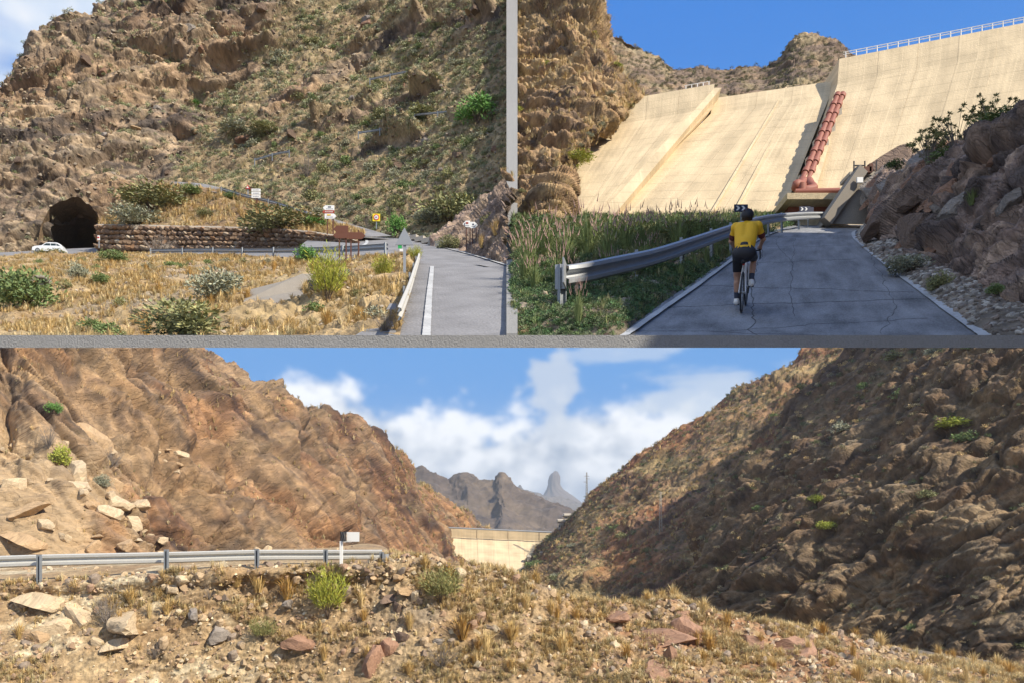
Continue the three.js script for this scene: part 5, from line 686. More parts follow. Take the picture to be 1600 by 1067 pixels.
const woodM = STD({ color: RGB(0.13, 0.095, 0.07) }), twigM = STD({ color: RGB(0.24, 0.205, 0.175) }), plumeM = STD({ color: RGB(0.36, 0.23, 0.20) }), rockMs = { pale: STD({ color: RGB(0.70, 0.56, 0.38), map: rockMap, bumpMap: rockBump, bumpScale: 0.02 }), tan: STD({ color: RGB(0.58, 0.41, 0.245), map: rockMap, bumpMap: rockBump, bumpScale: 0.02 }), red: STD({ color: RGB(0.42, 0.25, 0.17), map: rockMap, bumpMap: rockBump, bumpScale: 0.02 }), grey: STD({ color: RGB(0.38, 0.34, 0.31), map: rockMap, bumpMap: rockBump, bumpScale: 0.02 }), dark: STD({ color: RGB(0.24, 0.17, 0.13), map: rockMap, bumpMap: rockBump, bumpScale: 0.02 }) };
const G = { leafy: [1, 2, 3].map((s) => leafy(s, 2000, 0.070, 26)), leafyS: [11, 12, 13].map((s) => leafy(s, 480, 0.10, 10)), tiny: leafy(21, 90, 0.17, 6), stems: [1, 2, 3].map((s) => stems(s, 12)), broom: [31, 32].map((s) => broom(s, 260)), tuft: [41, 42, 43].map((s) => tuft(s, 130)), tuftS: tuft(44, 30, 0.95, 0.022, 0.55), fount: [51, 52].map((s) => tuft(s, 240, 0.6, 0.007, 0.45)), plume: [51, 52].map((s) => plumes(s, 26)), twigs: [61, 62].map((s) => twigs(s, 60)), stone: [71, 72, 73, 74].map((s) => stone(s)), rock: [81, 82, 83, 84].map((s) => stone(s, 3)), pebble: stone(90, 0) };
// a plant standing at a spot; w, h are its width and height in metres
const kinds = {
  leafy: (o, i, m) => { mesh('foliage', G.leafy[i % 3], PM[m], o); mesh('stems', G.stems[i % 3], woodM, o); }, broom: (o, i, m) => { mesh('foliage', G.broom[i % 2], PM[m], o); mesh('stems', G.stems[i % 3], woodM, o); },
  tuft: (o, i, m) => { mesh('blades', G.tuft[i % 3], PM[m], o); }, fount: (o, i, m) => { mesh('blades', G.fount[i % 2], PM[m], o); mesh('seed_heads', G.plume[i % 2], plumeM, o).userData.kind = 'stuff'; }, twigs: (o, i) => { mesh('branches', G.twigs[i % 2], twigM, o); }, small: (o, i, m) => { mesh('foliage', G.leafyS[i % 3], PM[m], o); },
};
let pc = 0;
function plant(kind, name, mat, p, w, h, label, category, group) { const o = thing(name, label, category, p, group); kinds[kind](o, pc, mat); const wide = kind === 'leafy' ? 1.22 : kind === 'small' ? 1.2 : 1; o.scale.set(w * wide, h, w * wide * 0.9); o.rotation.y = pc * 2.399; pc++; return o; }
const onPx = (sh, X, Y, wpx, hpx) => { const p = seat(sh, X, Y), k = -p.z / F; return [p, wpx * k, hpx * k]; };
function shrub(sh, X, Y, w, h, kind, mat, label, cat = 'shrub', name = 'shrub', group) { const [p, a, b] = onPx(sh, X, Y, w, h); return plant(kind, name, mat, p, a, b / (kind === 'leafy' ? 0.88 : kind === 'small' ? 0.85 : kind === 'twigs' ? 0.68 : 1), label, cat, group); }
const setOf = (spots, size, jitter, pal) => { const m = [], c = []; for (const s of spots) { const k = size(s) * (1 - jitter + 2 * jitter * s.r); m.push(M4(s.p, V(k, k * (0.75 + 0.5 * s.r2), k), s.r3 * TAU)); const q = pal[Math.floor(s.r2 * 997) % pal.length], v = 0.75 + 0.5 * s.r3; c.push(RGB(q[0] * v, q[1] * v, q[2] * v)); } return [m, c]; };
const tone = (i, l) => l[i % l.length], onHill = (s) => s.Y < 110 ? 'near the top of the upper left hillside' : s.X < 330 ? 'on the rocky left of the hillside' : s.Y > 260 ? (s.X > 540 ? 'on the slope above the yellow sign' : 'on the slope above the terrace') : s.X > 620 ? 'right of the hairpin guardrails' : 'in the middle of the upper left hillside', onBank = (X) => X < 330 ? 'below the left guardrail' : X < 620 ? 'around the lime green bush' : X < 900 ? 'right of the guardrail end' : 'on the lower right of the bank';
const instGrass = leafM(1, 1, 1), instRock = STD({ map: rockMap, roughness: 0.95 });
const DRY = [[0.60, 0.44, 0.21], [0.52, 0.38, 0.18], [0.44, 0.31, 0.14], [0.62, 0.50, 0.29], [0.40, 0.33, 0.18]], SCRUB = [[0.19, 0.19, 0.095], [0.23, 0.22, 0.13], [0.15, 0.17, 0.075], [0.27, 0.25, 0.16], [0.30, 0.25, 0.14], [0.12, 0.15, 0.06]], STONE = [[0.50, 0.38, 0.26], [0.40, 0.29, 0.20], [0.62, 0.52, 0.38], [0.30, 0.22, 0.17], [0.46, 0.40, 0.33]];
{ // ---- upper left
  const H = E.ulHill, Fo = E.ulFore, Te = E.terrace, A = [
    [Fo, 292, 528, 136, 82, 'leafy', 'olive', 'largest rounded green bush at the bottom of the gully'], [Fo, 512, 474, 80, 92, 'broom', 'lime', 'tall yellow green bush right of the culvert'], [Fo, 478, 412, 34, 38, 'leafy', 'bright', 'small green bush at the left of the brown sign posts'], [Fo, 340, 472, 84, 72, 'leafy', 'grey', 'grey green bush left of the culvert'], [Fo, 38, 482, 92, 84, 'leafy', 'green', 'leafy bush at the far left below the white car'], [Fo, 598, 436, 46, 40, 'broom', 'lime', 'yellow green bush behind the triangular sign'], [Fo, 648, 408, 30, 26, 'broom', 'lime', 'bright yellow bush at the far end of the near guardrail'], [Fo, 178, 412, 38, 28, 'leafy', 'green', 'dark green bush on the verge below the tunnel'], [Fo, 84, 404, 44, 18, 'leafy', 'olive', 'low bush in front of the white car'], [Fo, 120, 436, 30, 36, 'leafy', 'grey', 'greyish bush on the slope left of the dry grass'], [Fo, 560, 470, 30, 22, 'leafy', 'olive', 'low olive bush among the dry grass near the guardrail'], [Fo, 275, 424, 30, 20, 'leafy', 'green', 'small green bush below the lower road'], [Fo, 246, 400, 70, 34, 'twigs', 0, 'bare grey bush in front of the stone wall'], [Fo, 600, 520, 60, 36, 'twigs', 0, 'bare twiggy bush at the foot of the near guardrail'], [Fo, 160, 446, 30, 26, 'leafy', 'green', 'round bush in the middle of the dry slope'], [Fo, 210, 498, 34, 30, 'twigs', 0, 'bare bush left of the largest green bush'],
    [Te, 440, 362, 110, 44, 'leafy', 'olive', 'broad bush above the end of the stone wall'], [Te, 236, 330, 100, 46, 'leafy', 'olive', 'long green bush on the terrace above the tunnel'], [Te, 214, 352, 78, 40, 'leafy', 'grey', 'pale green bush directly above the stone wall'], [Te, 322, 340, 28, 18, 'leafy', 'olive', 'small round bush in the middle of the terrace'], [Te, 490, 356, 32, 24, 'leafy', 'bright', 'green bush beside the stacked arrow signs'], [Te, 300, 304, 40, 18, 'leafy', 'green', 'dark bush at the top corner of the terrace'], [Te, 360, 312, 24, 16, 'leafy', 'green', 'small bush beside the upper road guardrail'],
    [H, 619, 372, 32, 52, 'leafy', 'bright', 'upright bright green bush beside the yellow sign'], [H, 706, 350, 100, 62, 'leafy', 'olive', 'wide olive bush on the slope behind the right sign'], [H, 672, 350, 44, 30, 'leafy', 'grey', 'grey green bush left of the wide olive bush'], [H, 745, 192, 66, 56, 'leafy', 'bright', 'large green bush beside the small orange sign'], [H, 662, 186, 50, 26, 'leafy', 'olive', 'olive bush above the hairpin guardrail'], [H, 604, 192, 42, 30, 'leafy', 'olive', 'bush at the foot of the rusty outcrop'], [H, 480, 278, 44, 42, 'twigs', 0, 'bare brown bush below the hairpin'], [H, 372, 210, 60, 24, 'leafy', 'grey', 'low grey green bush in the middle of the hillside'], [H, 308, 168, 24, 12, 'leafy', 'bright', 'small vivid green bush on the left of the hillside'], [H, 420, 212, 50, 22, 'leafy', 'olive', 'olive bush right of the grey green bush on the hillside'], [E.ulBank, 764, 350, 34, 20, 'leafy', 'olive', 'green bush on top of the rocky bank'], [E.ulBank, 700, 390, 34, 28, 'leafy', 'olive', 'dusty bush left of the pale arrow boards'], [E.ulBank, 775, 368, 36, 30, 'tuft', 'dry', 'tuft of dry grass on the rocky bank'], [E.ulBank, 752, 388, 24, 26, 'tuft', 'dry', 'dry tuft beside the pale arrow boards']];
  for (const [sh, x, y, w, h, k, m, lab] of A) shrub(sh, x, y, w, h, k, m, lab, k === 'tuft' ? 'grass' : 'shrub', k === 'tuft' ? 'grass_tuft' : k === 'twigs' ? 'bare_shrub' : 'shrub');
  // many low shrubs scattered over the hillside, the larger ones one by one
  const open = (p) => 1 - sstep(0.25, 0.6, E.ulRocky(p.toArray()));
  scatter(H, 125, 301, (p, X, Y) => inTunnel(p.x, p.y) ? 0 : X > 210 && Y < 345 && Y > 20 ? open(p) : X > 20 ? 0.08 : 0).forEach((s, i) => { const k = -s.p.z / F * (10 + 13 * s.r * s.r + 6 * sstep(120, 330, s.Y)); plant('small', 'shrub', ['olive', 'grey', 'olive', 'green', 'grey'][i % 5], s.p, k * 1.25, k, `low ${tone(i, ['olive', 'grey green', 'olive', 'dark green', 'grey green'])} shrub ${onHill(s)}`, 'shrub', 'low shrubs over the upper hillside'); });
  let [m, c] = setOf(scatter(H, 6500, 302, (p, X, Y) => inTunnel(p.x, p.y) ? 0 : (X > 160 ? 0.25 + 0.75 * open(p) : 0.12)), (s) => -s.p.z / F * 9, 0.5, [[0.25, 0.265, 0.15], [0.31, 0.32, 0.20], [0.21, 0.24, 0.11], [0.36, 0.34, 0.23], [0.30, 0.31, 0.16], [0.17, 0.21, 0.09]]); stuff('scrub', G.tiny, instGrass, m, c, 'fine grey green scrub covering the mountainside', 'scrub');
  [m, c] = setOf(scatter(H, 4000, 303, (p, X, Y) => inTunnel(p.x, p.y) ? 0 : (X > 120 ? 0.2 + 0.8 * open(p) : 0.2)), (s) => -s.p.z / F * 7, 0.4, [[0.54, 0.46, 0.30], [0.46, 0.39, 0.25], [0.56, 0.45, 0.26], [0.42, 0.36, 0.22]]); stuff('dry_grass', G.tuftS, instGrass, m, c, 'pale dry grass between rocks on the mountainside', 'grass');
  [m, c] = setOf(scatter(H, 4000, 304, (p) => inTunnel(p.x, p.y) ? 0 : 1), (s) => -s.p.z / F * 4.5, 0.6, STONE.map((q) => q.map((v) => v * 0.72))); stuff('stones', G.stone[0], instRock, m, c, 'loose stones lying over the mountainside', 'stones');
  [m, c] = setOf(scatter(Fo, 11000, 305, (p, X, Y) => 0.05 + 0.95 * sstep(-0.15, 0.2, n3(p.x * 2.4, p.y * 2.4, p.z * 2.4) + 0.5 * n3(p.x * 7, p.y * 7, p.z * 7))), (s) => 0.030, 0.5, DRY); stuff('dry_grass', G.tuftS, instGrass, m, c, 'golden dry grass over the gully slope', 'grass');
  [m, c] = setOf(scatter(Fo, 2500, 306, () => 1), (s) => 0.016, 0.6, STONE); stuff('stones', G.stone[1], instRock, m, c, 'stones lying on the gully slope', 'stones');
  [m, c] = setOf(scatter(Te, 1500, 307, () => 1), (s) => -s.p.z / F * 9, 0.45, DRY); stuff('dry_grass', G.tuftS, instGrass, m, c, 'dry grass on the terrace above the stone wall', 'grass');
  scatter(Fo, 70, 308, (p, X, Y) => Y > 410 && X < 610 ? 1 : 0).forEach((s, i) => { const k = 0.0021; if (i % 3 === 0) plant('small', 'shrub', ['olive', 'grey', 'green'][(i / 3 | 0) % 3], s.p, k * 44, k * 36, `small ${tone(i / 3 | 0, ['olive', 'grey green', 'dark green'])} shrub ${s.X < 330 ? 'on the left' : 'on the right'} of the gully slope`, 'shrub', 'small shrubs in the gully'); else plant('tuft', 'grass_tuft', ['dry', 'straw', 'ochre'][i % 3], s.p, k * 34, k * 30, `tuft of ${tone(i, ['golden', 'pale', 'brownish'])} dry grass ${s.X < 250 ? 'on the left of the gully slope' : s.X < 460 ? 'in the middle of the gully slope' : 'on the gully slope near the guardrail'}`, 'grass', 'dry tufts in the gully'); });
  scatter(H, 60, 309, (p, X, Y) => inTunnel(p.x, p.y) ? 0 : Y > 120 && X > 200 ? 1 : 0.3).forEach((s, i) => { const k = -s.p.z / F * (9 + 12 * s.r), o = tag(mesh('boulder', G.rock[i % 4], rockMs[['tan', 'red', 'grey', 'dark'][i % 4]]), `${tone(i, ['tan', 'reddish', 'grey', 'dark'])} boulder ${onHill(s)}`, 'boulder', 'boulders on the upper hillside'); o.position.copy(s.p); o.scale.set(k * 1.5, k, k); o.rotation.y = s.r2 * 6; });
}
{ // ---- upper right
  const Ve = E.verge; let i = 0;
  const spots = [[826, 424, 80, 64], [850, 400, 84, 62], [884, 424, 86, 74], [918, 402, 90, 74], [950, 420, 84, 74], [978, 398, 80, 66], [870, 448, 70, 58], [836, 456, 60, 50], [960, 440, 60, 46], [1000, 392, 62, 56], [1030, 390, 72, 58], [1062, 392, 80, 62], [1092, 384, 70, 54], [1116, 380, 56, 46], [1010, 414, 56, 42], [900, 455, 60, 46], [820, 440, 60, 60]];
  for (const [x, y, w, h] of spots) shrub(Ve, x, y, w, h, 'fount', 'blade', 'clump of tall green grass with purplish plumes behind the guardrail', 'grass', 'grass_clump', 'tall plume grass beside the guardrail');
  for (const [x, y, w, h, l] of [[1066, 384, 90, 46, 'dark leafy bush behind the guardrail left of the cyclist'], [1104, 376, 60, 40, 'brownish bush behind the guardrail nearest the cyclist']]) shrub(Ve, x, y, w, h, 'leafy', 'olive', l);
  shrub(Ve, 904, 512, 36, 66, 'fount', 'blade', 'upright green grass tuft at the end of the guardrail', 'grass', 'grass_clump');
  for (const [x, y] of [[1104, 414], [1122, 404], [1086, 424], [1064, 438], [1140, 392]]) shrub(Ve, x, y, 34, 30, 'tuft', 'blade', 'short green grass tuft under the guardrail', 'grass', 'grass_tuft', 'short tufts under the guardrail');
  let [m, c] = setOf(scatter(Ve, 5200, 401, (p, X, Y) => (Y > 420 && X < 1160 - (Y - 400) * 1.6) ? 0.3 + 0.7 * sstep(-0.25, 0.1, n3(p.x * 4, p.y * 4, p.z * 4)) : 0.06), (s) => -s.p.z / F * 13, 0.45, [[0.09, 0.16, 0.055], [0.12, 0.18, 0.07], [0.10, 0.19, 0.08], [0.15, 0.19, 0.10]]); stuff('ground_cover', G.tiny, instGrass, m, c, 'low green weeds covering the verge below the guardrail', 'weeds');
  [m, c] = setOf(scatter(Ve, 2600, 402, () => 1), (s) => -s.p.z / F * 14, 0.45, [[0.25, 0.28, 0.12], [0.32, 0.30, 0.16], [0.20, 0.26, 0.11]]); stuff('grass', G.tuftS, instGrass, m, c, 'short grass along the verge', 'grass');
  [m, c] = setOf(scatter(Ve, 1800, 403, (p, X, Y) => 1), (s) => -s.p.z / F * 8, 0.6, STONE); stuff('stones', G.stone[2], instRock, m, c, 'small stones on the left verge', 'stones');
  [m, c] = setOf(scatter(E.urStrip, 3200, 404, () => 1), (s) => -s.p.z / F * 9, 0.65, [[0.42, 0.40, 0.38], [0.55, 0.53, 0.50], [0.32, 0.27, 0.24], [0.24, 0.21, 0.19]]); stuff('stones', G.stone[3], instRock, m, c, 'broken stones between the road and rock wall', 'stones');
  for (const [x, y, w, h, l] of [[820, 516, 26, 20, 'pale rock at the lower left corner of the verge'], [812, 524, 30, 16, 'flat stone beside the pale corner rock']]) { const [p, a, b] = onPx(Ve, x, y, w, h), o = tag(mesh('boulder', G.rock[i % 4], rockMs.tan), l, 'boulder'); o.position.copy(p); o.scale.set(a, b * 1.3, a); i++; }
  // rocks proud of the shaded wall
  scatter(E.urRock, 80, 405, (p, X, Y) => X < 1600 && Y > 200 ? 1 : 0).forEach((s, k) => { const q = -s.p.z / F * (24 + 46 * s.r * s.r), o = mesh('rock_block', G.rock[k % 4], rockMs[['red', 'grey', 'dark', 'red', 'grey'][k % 5]], E.rockWall); o.position.copy(s.p); o.scale.set(q * 1.8, q * 0.75, q); o.rotation.set(0.3, 0.2 + 0.8 * s.r2, 0.45 + 0.3 * s.r3); });
  for (const [x, y, w, h, k, mt, l] of [[1420, 428, 60, 44, 'leafy', 'grey', 'dusty shrub at the foot of the rock wall'], [1468, 452, 40, 34, 'leafy', 'olive', 'green shrub on the stones below the rock wall'], [1480, 352, 44, 36, 'tuft', 'dry', 'dry grass tuft growing from the rock wall'], [1556, 462, 26, 26, 'leafy', 'green', 'small plant on the stones at the right edge'], [1520, 322, 46, 30, 'tuft', 'blade', 'grey green tuft high on the rock wall'], [1400, 398, 24, 22, 'tuft', 'dry', 'small dry tuft by the gutter slab']]) shrub(k === 'tuft' && y < 400 ? E.urRock : E.urStrip, x, y, w, h, k, mt, l, k === 'tuft' ? 'grass' : 'shrub', k === 'tuft' ? 'grass_tuft' : 'shrub');
  // branching shrubs on top of the rock wall
  const euph = (label, X, Y, w, h, seed) => { const p = up(X, Y, 27), o = thing('shrub', label, 'shrub', p), r = rng(seed), T = tris(), l = [], k = 27 * S / F; for (let q = 0; q < 46; q++) { const a = r() * TAU, d = Math.sqrt(r()), e = V(Math.cos(a) * d * w / 2, h * (0.35 + 0.65 * r()) * (1 - 0.35 * d), Math.sin(a) * d * w / 2.4), mm = V(e.x * 0.45, e.y * 0.5, e.z * 0.45); l.push(bar(V((r() - 0.5) * 6, -6, 0), mm, 0.8, 4, 0.5), bar(mm, e, 0.5, 4, 0.3)); for (let f = 0; f < 26; f++) { const dr = rdir(r).add(V(0, 0.5, 0)).normalize(), s = 0.7 + r() * 0.6; leafAt(T, e, dr, dr.clone().cross(rdir(r)).normalize(), 5.5 * (0.7 + r() * 0.6), 0.8, [s, s, s * 0.9]); } } mesh('branches', merge(l), twigM, o); mesh('foliage', fin(T), PM.olive, o); o.scale.setScalar(k); };
  euph('branching succulent shrub at the left end of the rock wall top', 1450, 252, 56, 54, 1); euph('middle of three branching shrubs on the rock wall', 1494, 240, 80, 76, 2); euph('tallest branching shrub on the rock wall against the dam', 1548, 206, 86, 66, 3);
  for (const [x, y, w, h, l] of [[1566, 204, 80, 44, 'dark green bush at the right edge above the rock wall'], [1480, 252, 50, 30, 'grey bush below the branching shrubs'], [1400, 262, 30, 18, 'low bush at the left tip of the rock wall']]) { const p = up(x, y, 26), k = 26 * S / F; plant('leafy', 'shrub', 'green', p, w * k, h * k, l, 'shrub'); }
  scatter(E.urCliff, 18, 406, () => 1).forEach((s, q) => { const k = -s.p.z / F; plant('small', 'shrub', ['olive', 'lime', 'grey'][q % 3], s.p, k * 16, k * 12, 'small yellowish shrub clinging to the sunlit cliff', 'shrub', 'shrubs on the sunlit cliff'); });
  shrub(E.urCliff, 908, 258, 48, 22, 'leafy', 'lime', 'yellow green bush at the lower corner of the sunlit cliff');
  [m, c] = setOf(scatter(E.urCliff, 1800, 407, () => 1), (s) => -s.p.z / F * 8, 0.5, DRY); stuff('dry_grass', G.tuftS, instGrass, m, c, 'dry grass on ledges of the sunlit cliff', 'grass');
  [m, c] = setOf(scatter(E.urHills, 2600, 408, (p, X, Y) => Y < 175 ? 1 : 0), (s) => -s.p.z / F * 5, 0.5, [[0.12, 0.13, 0.06], [0.18, 0.17, 0.09], [0.22, 0.20, 0.11]]); stuff('scrub', G.tiny, instGrass, m, c, 'dark scrub over the hills behind the dam', 'scrub');
}
{ // ---- the wide valley
  const Fo = E.fore, A = [
    [512, 966, 84, 88, 'broom', 'lime', 'tall feathery lime green bush below the chevron sign'], [690, 940, 86, 62, 'broom', 'olive', 'olive bush with dry stems right of the guardrail end'], [168, 980, 52, 62, 'twigs', 0, 'dark bare bush among pale rocks'], [410, 1002, 50, 40, 'broom', 'olive', 'small green bush at the bottom left of the lime bush'], [325, 936, 36, 30, 'twigs', 0, 'grey bare bush below the guardrail middle'], [690, 1045, 70, 44, 'twigs', 0, 'grey bare bush at the bottom centre'], [240, 1030, 44, 36, 'twigs', 0, 'small dark bare bush near the bottom left']];
  for (const [x, y, w, h, k, m, l] of A) shrub(Fo, x, y, w, h, k, m, l, 'shrub', k === 'twigs' ? 'bare_shrub' : 'shrub');
  const T = [[205, 942, 40, 34], [186, 984, 30, 36], [345, 915, 44, 44], [402, 925, 46, 48], [448, 938, 46, 46], [636, 900, 52, 48], [664, 890, 34, 30], [700, 905, 40, 34], [566, 950, 26, 34], [640, 985, 30, 38], [724, 1000, 60, 46], [760, 1020, 50, 44], [860, 960, 30, 32], [900, 970, 30, 26], [822, 952, 34, 32], [258, 960, 36, 30], [1110, 1020, 40, 36], [1160, 1000, 50, 40], [1220, 1030, 44, 32], [980, 1030, 40, 30], [880, 1020, 50, 40], [800, 1000, 50, 40]];
  T.forEach(([x, y, w, h], i) => shrub(Fo, x, y, w * 1.15, h, 'tuft', ['dry', 'ochre', 'straw'][i % 3], `large tuft of ${tone(i, ['golden', 'brownish', 'pale'])} dry grass ${onBank(x)}`, 'grass', 'grass_tuft', 'dry tufts on the foreground bank'));
  scatter(Fo, 120, 501, (p, X, Y) => Y > 900 ? (X > 560 ? 1 : 0.35) : 0).forEach((s, i) => { const k = -s.p.z / F; plant('tuft', 'grass_tuft', ['dry', 'ochre', 'straw'][i % 3], s.p, k * (22 + 18 * s.r), k * (18 + 18 * s.r2), `tuft of ${tone(i, ['golden', 'brownish', 'pale'])} dry grass ${onBank(s.X)}`, 'grass', 'dry tufts on the foreground bank'); });
  let [m, c] = setOf(scatter(Fo, 11000, 502, (p, X, Y) => Y > 868 && !(X < 600 && p.z < -27.3) ? 0.03 + 0.97 * sstep(-0.05, 0.2, n3(p.x * 0.6 + 3, p.y, p.z * 0.6) + 0.4 * n3(p.x * 2, p.y * 2, p.z * 2) + (X > 640 ? 0.1 : -0.14)) : 0), (s) => -s.p.z / F * 12, 0.45, DRY); stuff('dry_grass', G.tuftS, instGrass, m, c, 'short dry grass over the foreground bank', 'grass');
  [m, c] = setOf(scatter(Fo, 9000, 503, (p, X, Y) => p.z < -27.6 && X < 610 ? 0.04 : 1), (s) => -s.p.z / F * (s.r2 > 0.9 ? 10 : 5), 0.6, [[0.60, 0.46, 0.30], [0.72, 0.62, 0.45], [0.44, 0.30, 0.20], [0.35, 0.27, 0.21], [0.55, 0.40, 0.25]]); stuff('stones', G.stone[0], instRock, m, c, 'loose stones over the foreground bank', 'stones');
  [m, c] = setOf(scatter(Fo, 900, 511, (p, X, Y) => p.z < -27.6 && X < 610 ? 0 : sstep(-0.2, 0.2, n3(p.x * 0.4, p.y, p.z * 0.4 + 9))).map((s) => ({ ...s, p: s.p.clone().add(V(0, -0.03, 0)) })), (s) => -s.p.z / F * (8 + 12 * s.r3 * s.r3), 0.5, [[0.55, 0.42, 0.28], [0.68, 0.57, 0.41], [0.40, 0.27, 0.19], [0.33, 0.27, 0.22]]); stuff('rubble', G.stone[2], instRock, m, c, 'half buried rubble over the foreground bank', 'rubble');
  const R = [[80, 935, 84, 44, 'pale'], [120, 952, 60, 40, 'pale'], [60, 990, 56, 36, 'tan'], [200, 968, 80, 34, 'pale'], [188, 1000, 46, 34, 'pale'], [150, 1000, 30, 20, 'pale'], [95, 975, 60, 36, 'pale'], [270, 918, 26, 16, 'pale'], [610, 930, 34, 26, 'dark'], [622, 946, 24, 22, 'dark'], [590, 1020, 46, 58, 'red'], [606, 1006, 30, 30, 'red'], [555, 1012, 20, 18, 'dark'], [632, 992, 28, 22, 'dark'], [450, 940, 28, 12, 'grey'], [470, 1000, 60, 22, 'red'], [717, 985, 16, 20, 'grey'], [690, 1000, 22, 14, 'grey'], [300, 955, 30, 20, 'grey'], [340, 985, 40, 26, 'grey'], [1010, 990, 110, 60, 'red'], [960, 975, 90, 40, 'red'], [1062, 985, 60, 80, 'red'], [1090, 1010, 46, 70, 'red'], [1030, 1040, 90, 50, 'red'], [1250, 1010, 110, 36, 'red'], [1310, 1035, 90, 34, 'red'], [1170, 1000, 60, 26, 'red'], [1065, 960, 40, 46, 'red'], [1080, 985, 36, 50, 'red'], [1045, 950, 30, 30, 'red'], [1050, 1030, 26, 60, 'red'], [1000, 965, 50, 20, 'red'], [960, 960, 50, 18, 'red'], [1140, 985, 34, 18, 'red'], [1230, 1005, 60, 26, 'red'], [1290, 1020, 50, 22, 'red'], [940, 1000, 40, 26, 'red'], [1010, 1000, 44, 26, 'tan'], [830, 930, 24, 16, 'grey'], [786, 912, 30, 14, 'grey'], [655, 905, 26, 12, 'tan'], [620, 900, 34, 12, 'tan'], [640, 920, 40, 10, 'tan']];
  const where = { pale: 'pale cream rock below the left guardrail', tan: 'tan rock in the soil of the foreground bank', dark: 'dark brown rock on the bank right of the lime bush', red: 'reddish angular rock on the foreground bank', grey: 'grey slab of rock on the foreground bank' };
  R.forEach(([x, y, w, h, mt], i) => { const [p, a, b] = onPx(Fo, x, y, w, h), o = tag(mesh('boulder', G.rock[i % 4], rockMs[mt]), where[mt], 'boulder', mt + ' rocks on the foreground bank'); o.position.copy(p).add(V(0, -b * 0.22, 0)); o.scale.set(a * 1.15, Math.max(b * 1.4, a * 0.55), a * 0.9); o.rotation.set(0.1, i * 1.7, (i % 5 - 2) * 0.09); });
  // pale scree at the foot of the left mountainside
  const Sc = [[50, 850, 70, 40], [110, 760, 50, 28], [130, 770, 30, 18], [180, 760, 36, 26], [180, 785, 60, 36], [215, 790, 34, 24], [140, 790, 30, 20], [205, 820, 40, 30], [235, 830, 30, 22], [200, 850, 34, 22], [160, 800, 46, 30], [255, 842, 28, 18], [40, 800, 60, 40], [30, 760, 44, 40], [120, 740, 60, 50], [130, 690, 70, 60], [215, 845, 24, 16], [100, 840, 26, 20], [150, 852, 30, 22], [70, 820, 34, 20]];
  Sc.forEach(([x, y, w, h], i) => { const [p, a, b] = onPx(E.left, x, y, w, h), o = tag(mesh('boulder', G.rock[i % 4], rockMs[i % 3 ? 'pale' : 'tan']), `large ${i % 3 ? 'pale' : 'tan'} fallen rock at the foot of the left mountainside`, 'boulder', 'fallen rocks behind the left guardrail'); o.position.copy(p); o.scale.set(a * 1.1, b * 1.15, a * 0.8); o.rotation.set(0.1, i * 1.3, -0.35 + 0.2 * (i % 3)); });
  scatter(E.left, 90, 504, (p, X, Y) => X < 280 && Y > 690 ? 1 : 0).forEach((s, i) => { const k = -s.p.z / F * (8 + 14 * s.r * s.r), o = tag(mesh('boulder', G.rock[i % 4], rockMs[i % 4 ? 'pale' : 'tan']), `small ${i % 4 ? 'pale' : 'tan'} fallen rock ${s.X < 130 ? 'on the left of' : 'in the middle of'} the scree`, 'boulder', 'fallen rocks behind the left guardrail'); o.position.copy(s.p); o.scale.set(k * 1.4, k, k); o.rotation.y = s.r2 * 6; });
  for (const [x, y, w, h, k, mt, l] of [[82, 645, 22, 24, 'leafy', 'bright', 'green shrub growing high on the left cliff'], [95, 725, 34, 44, 'leafy', 'lime', 'yellowish shrub at the top of the pale rocks'], [160, 760, 26, 26, 'leafy', 'grey', 'small grey shrub among the pale fallen rocks'], [75, 700, 40, 44, 'twigs', 0, 'dead shrub on the left cliff above the pale rocks'], [175, 735, 50, 40, 'twigs', 0, 'bare brown shrub on the slope right of the pale rocks']]) shrub(E.left, x, y, w, h, k, mt, l, 'shrub', k === 'twigs' ? 'bare_shrub' : 'shrub');
  [m, c] = setOf(scatter(E.left, 4200, 505, (p, X, Y) => 0.2 + 0.8 * sstep(0, 0.3, n3(p.x * 0.2, p.y * 0.2, p.z * 0.2))), (s) => -s.p.z / F * 6.5, 0.5, DRY.concat([[0.30, 0.26, 0.14]])); stuff('dry_grass', G.tuftS, instGrass, m, c, 'thin dry grass on the left mountainside', 'grass');
  [m, c] = setOf(scatter(E.right, 9000, 506, (p, X, Y) => 0.3 + 0.7 * sstep(-0.2, 0.2, n3(p.x * 0.1, p.y * 0.1, p.z * 0.1))), (s) => -s.p.z / F * 5.5, 0.5, SCRUB.concat([[0.34, 0.27, 0.13], [0.30, 0.22, 0.10]])); stuff('scrub', G.tiny, instGrass, m, c, 'low scrub over the right mountainside', 'scrub');
  [m, c] = setOf(scatter(E.right, 6000, 507, () => 1), (s) => -s.p.z / F * 6, 0.5, DRY); stuff('dry_grass', G.tuftS, instGrass, m, c, 'dry grass over the right mountainside', 'grass');
  [m, c] = setOf(scatter(E.cliff, 2600, 508, (p, X, Y, ny) => 1), (s) => -s.p.z / F * 9, 0.5, SCRUB.concat(DRY)); stuff('scrub', G.tiny, instGrass, m, c, 'low scrub on ledges of the dark right cliff', 'scrub');
  scatter(E.cliff, 44, 509, (p, X, Y, ny) => sstep(0.3, 0.8, ny)).forEach((s, i) => { const k = -s.p.z / F * (14 + 14 * s.r); plant('small', 'shrub', ['olive', 'grey', 'green', 'olive'][i % 4], s.p, k * 1.3, k, `${tone(i, ['olive', 'grey green', 'dark green', 'olive'])} shrub on a ${s.Y < 700 ? 'high' : s.Y < 850 ? 'middle' : 'low'} ledge of the dark right cliff`, 'shrub', 'shrubs on the dark right cliff'); });
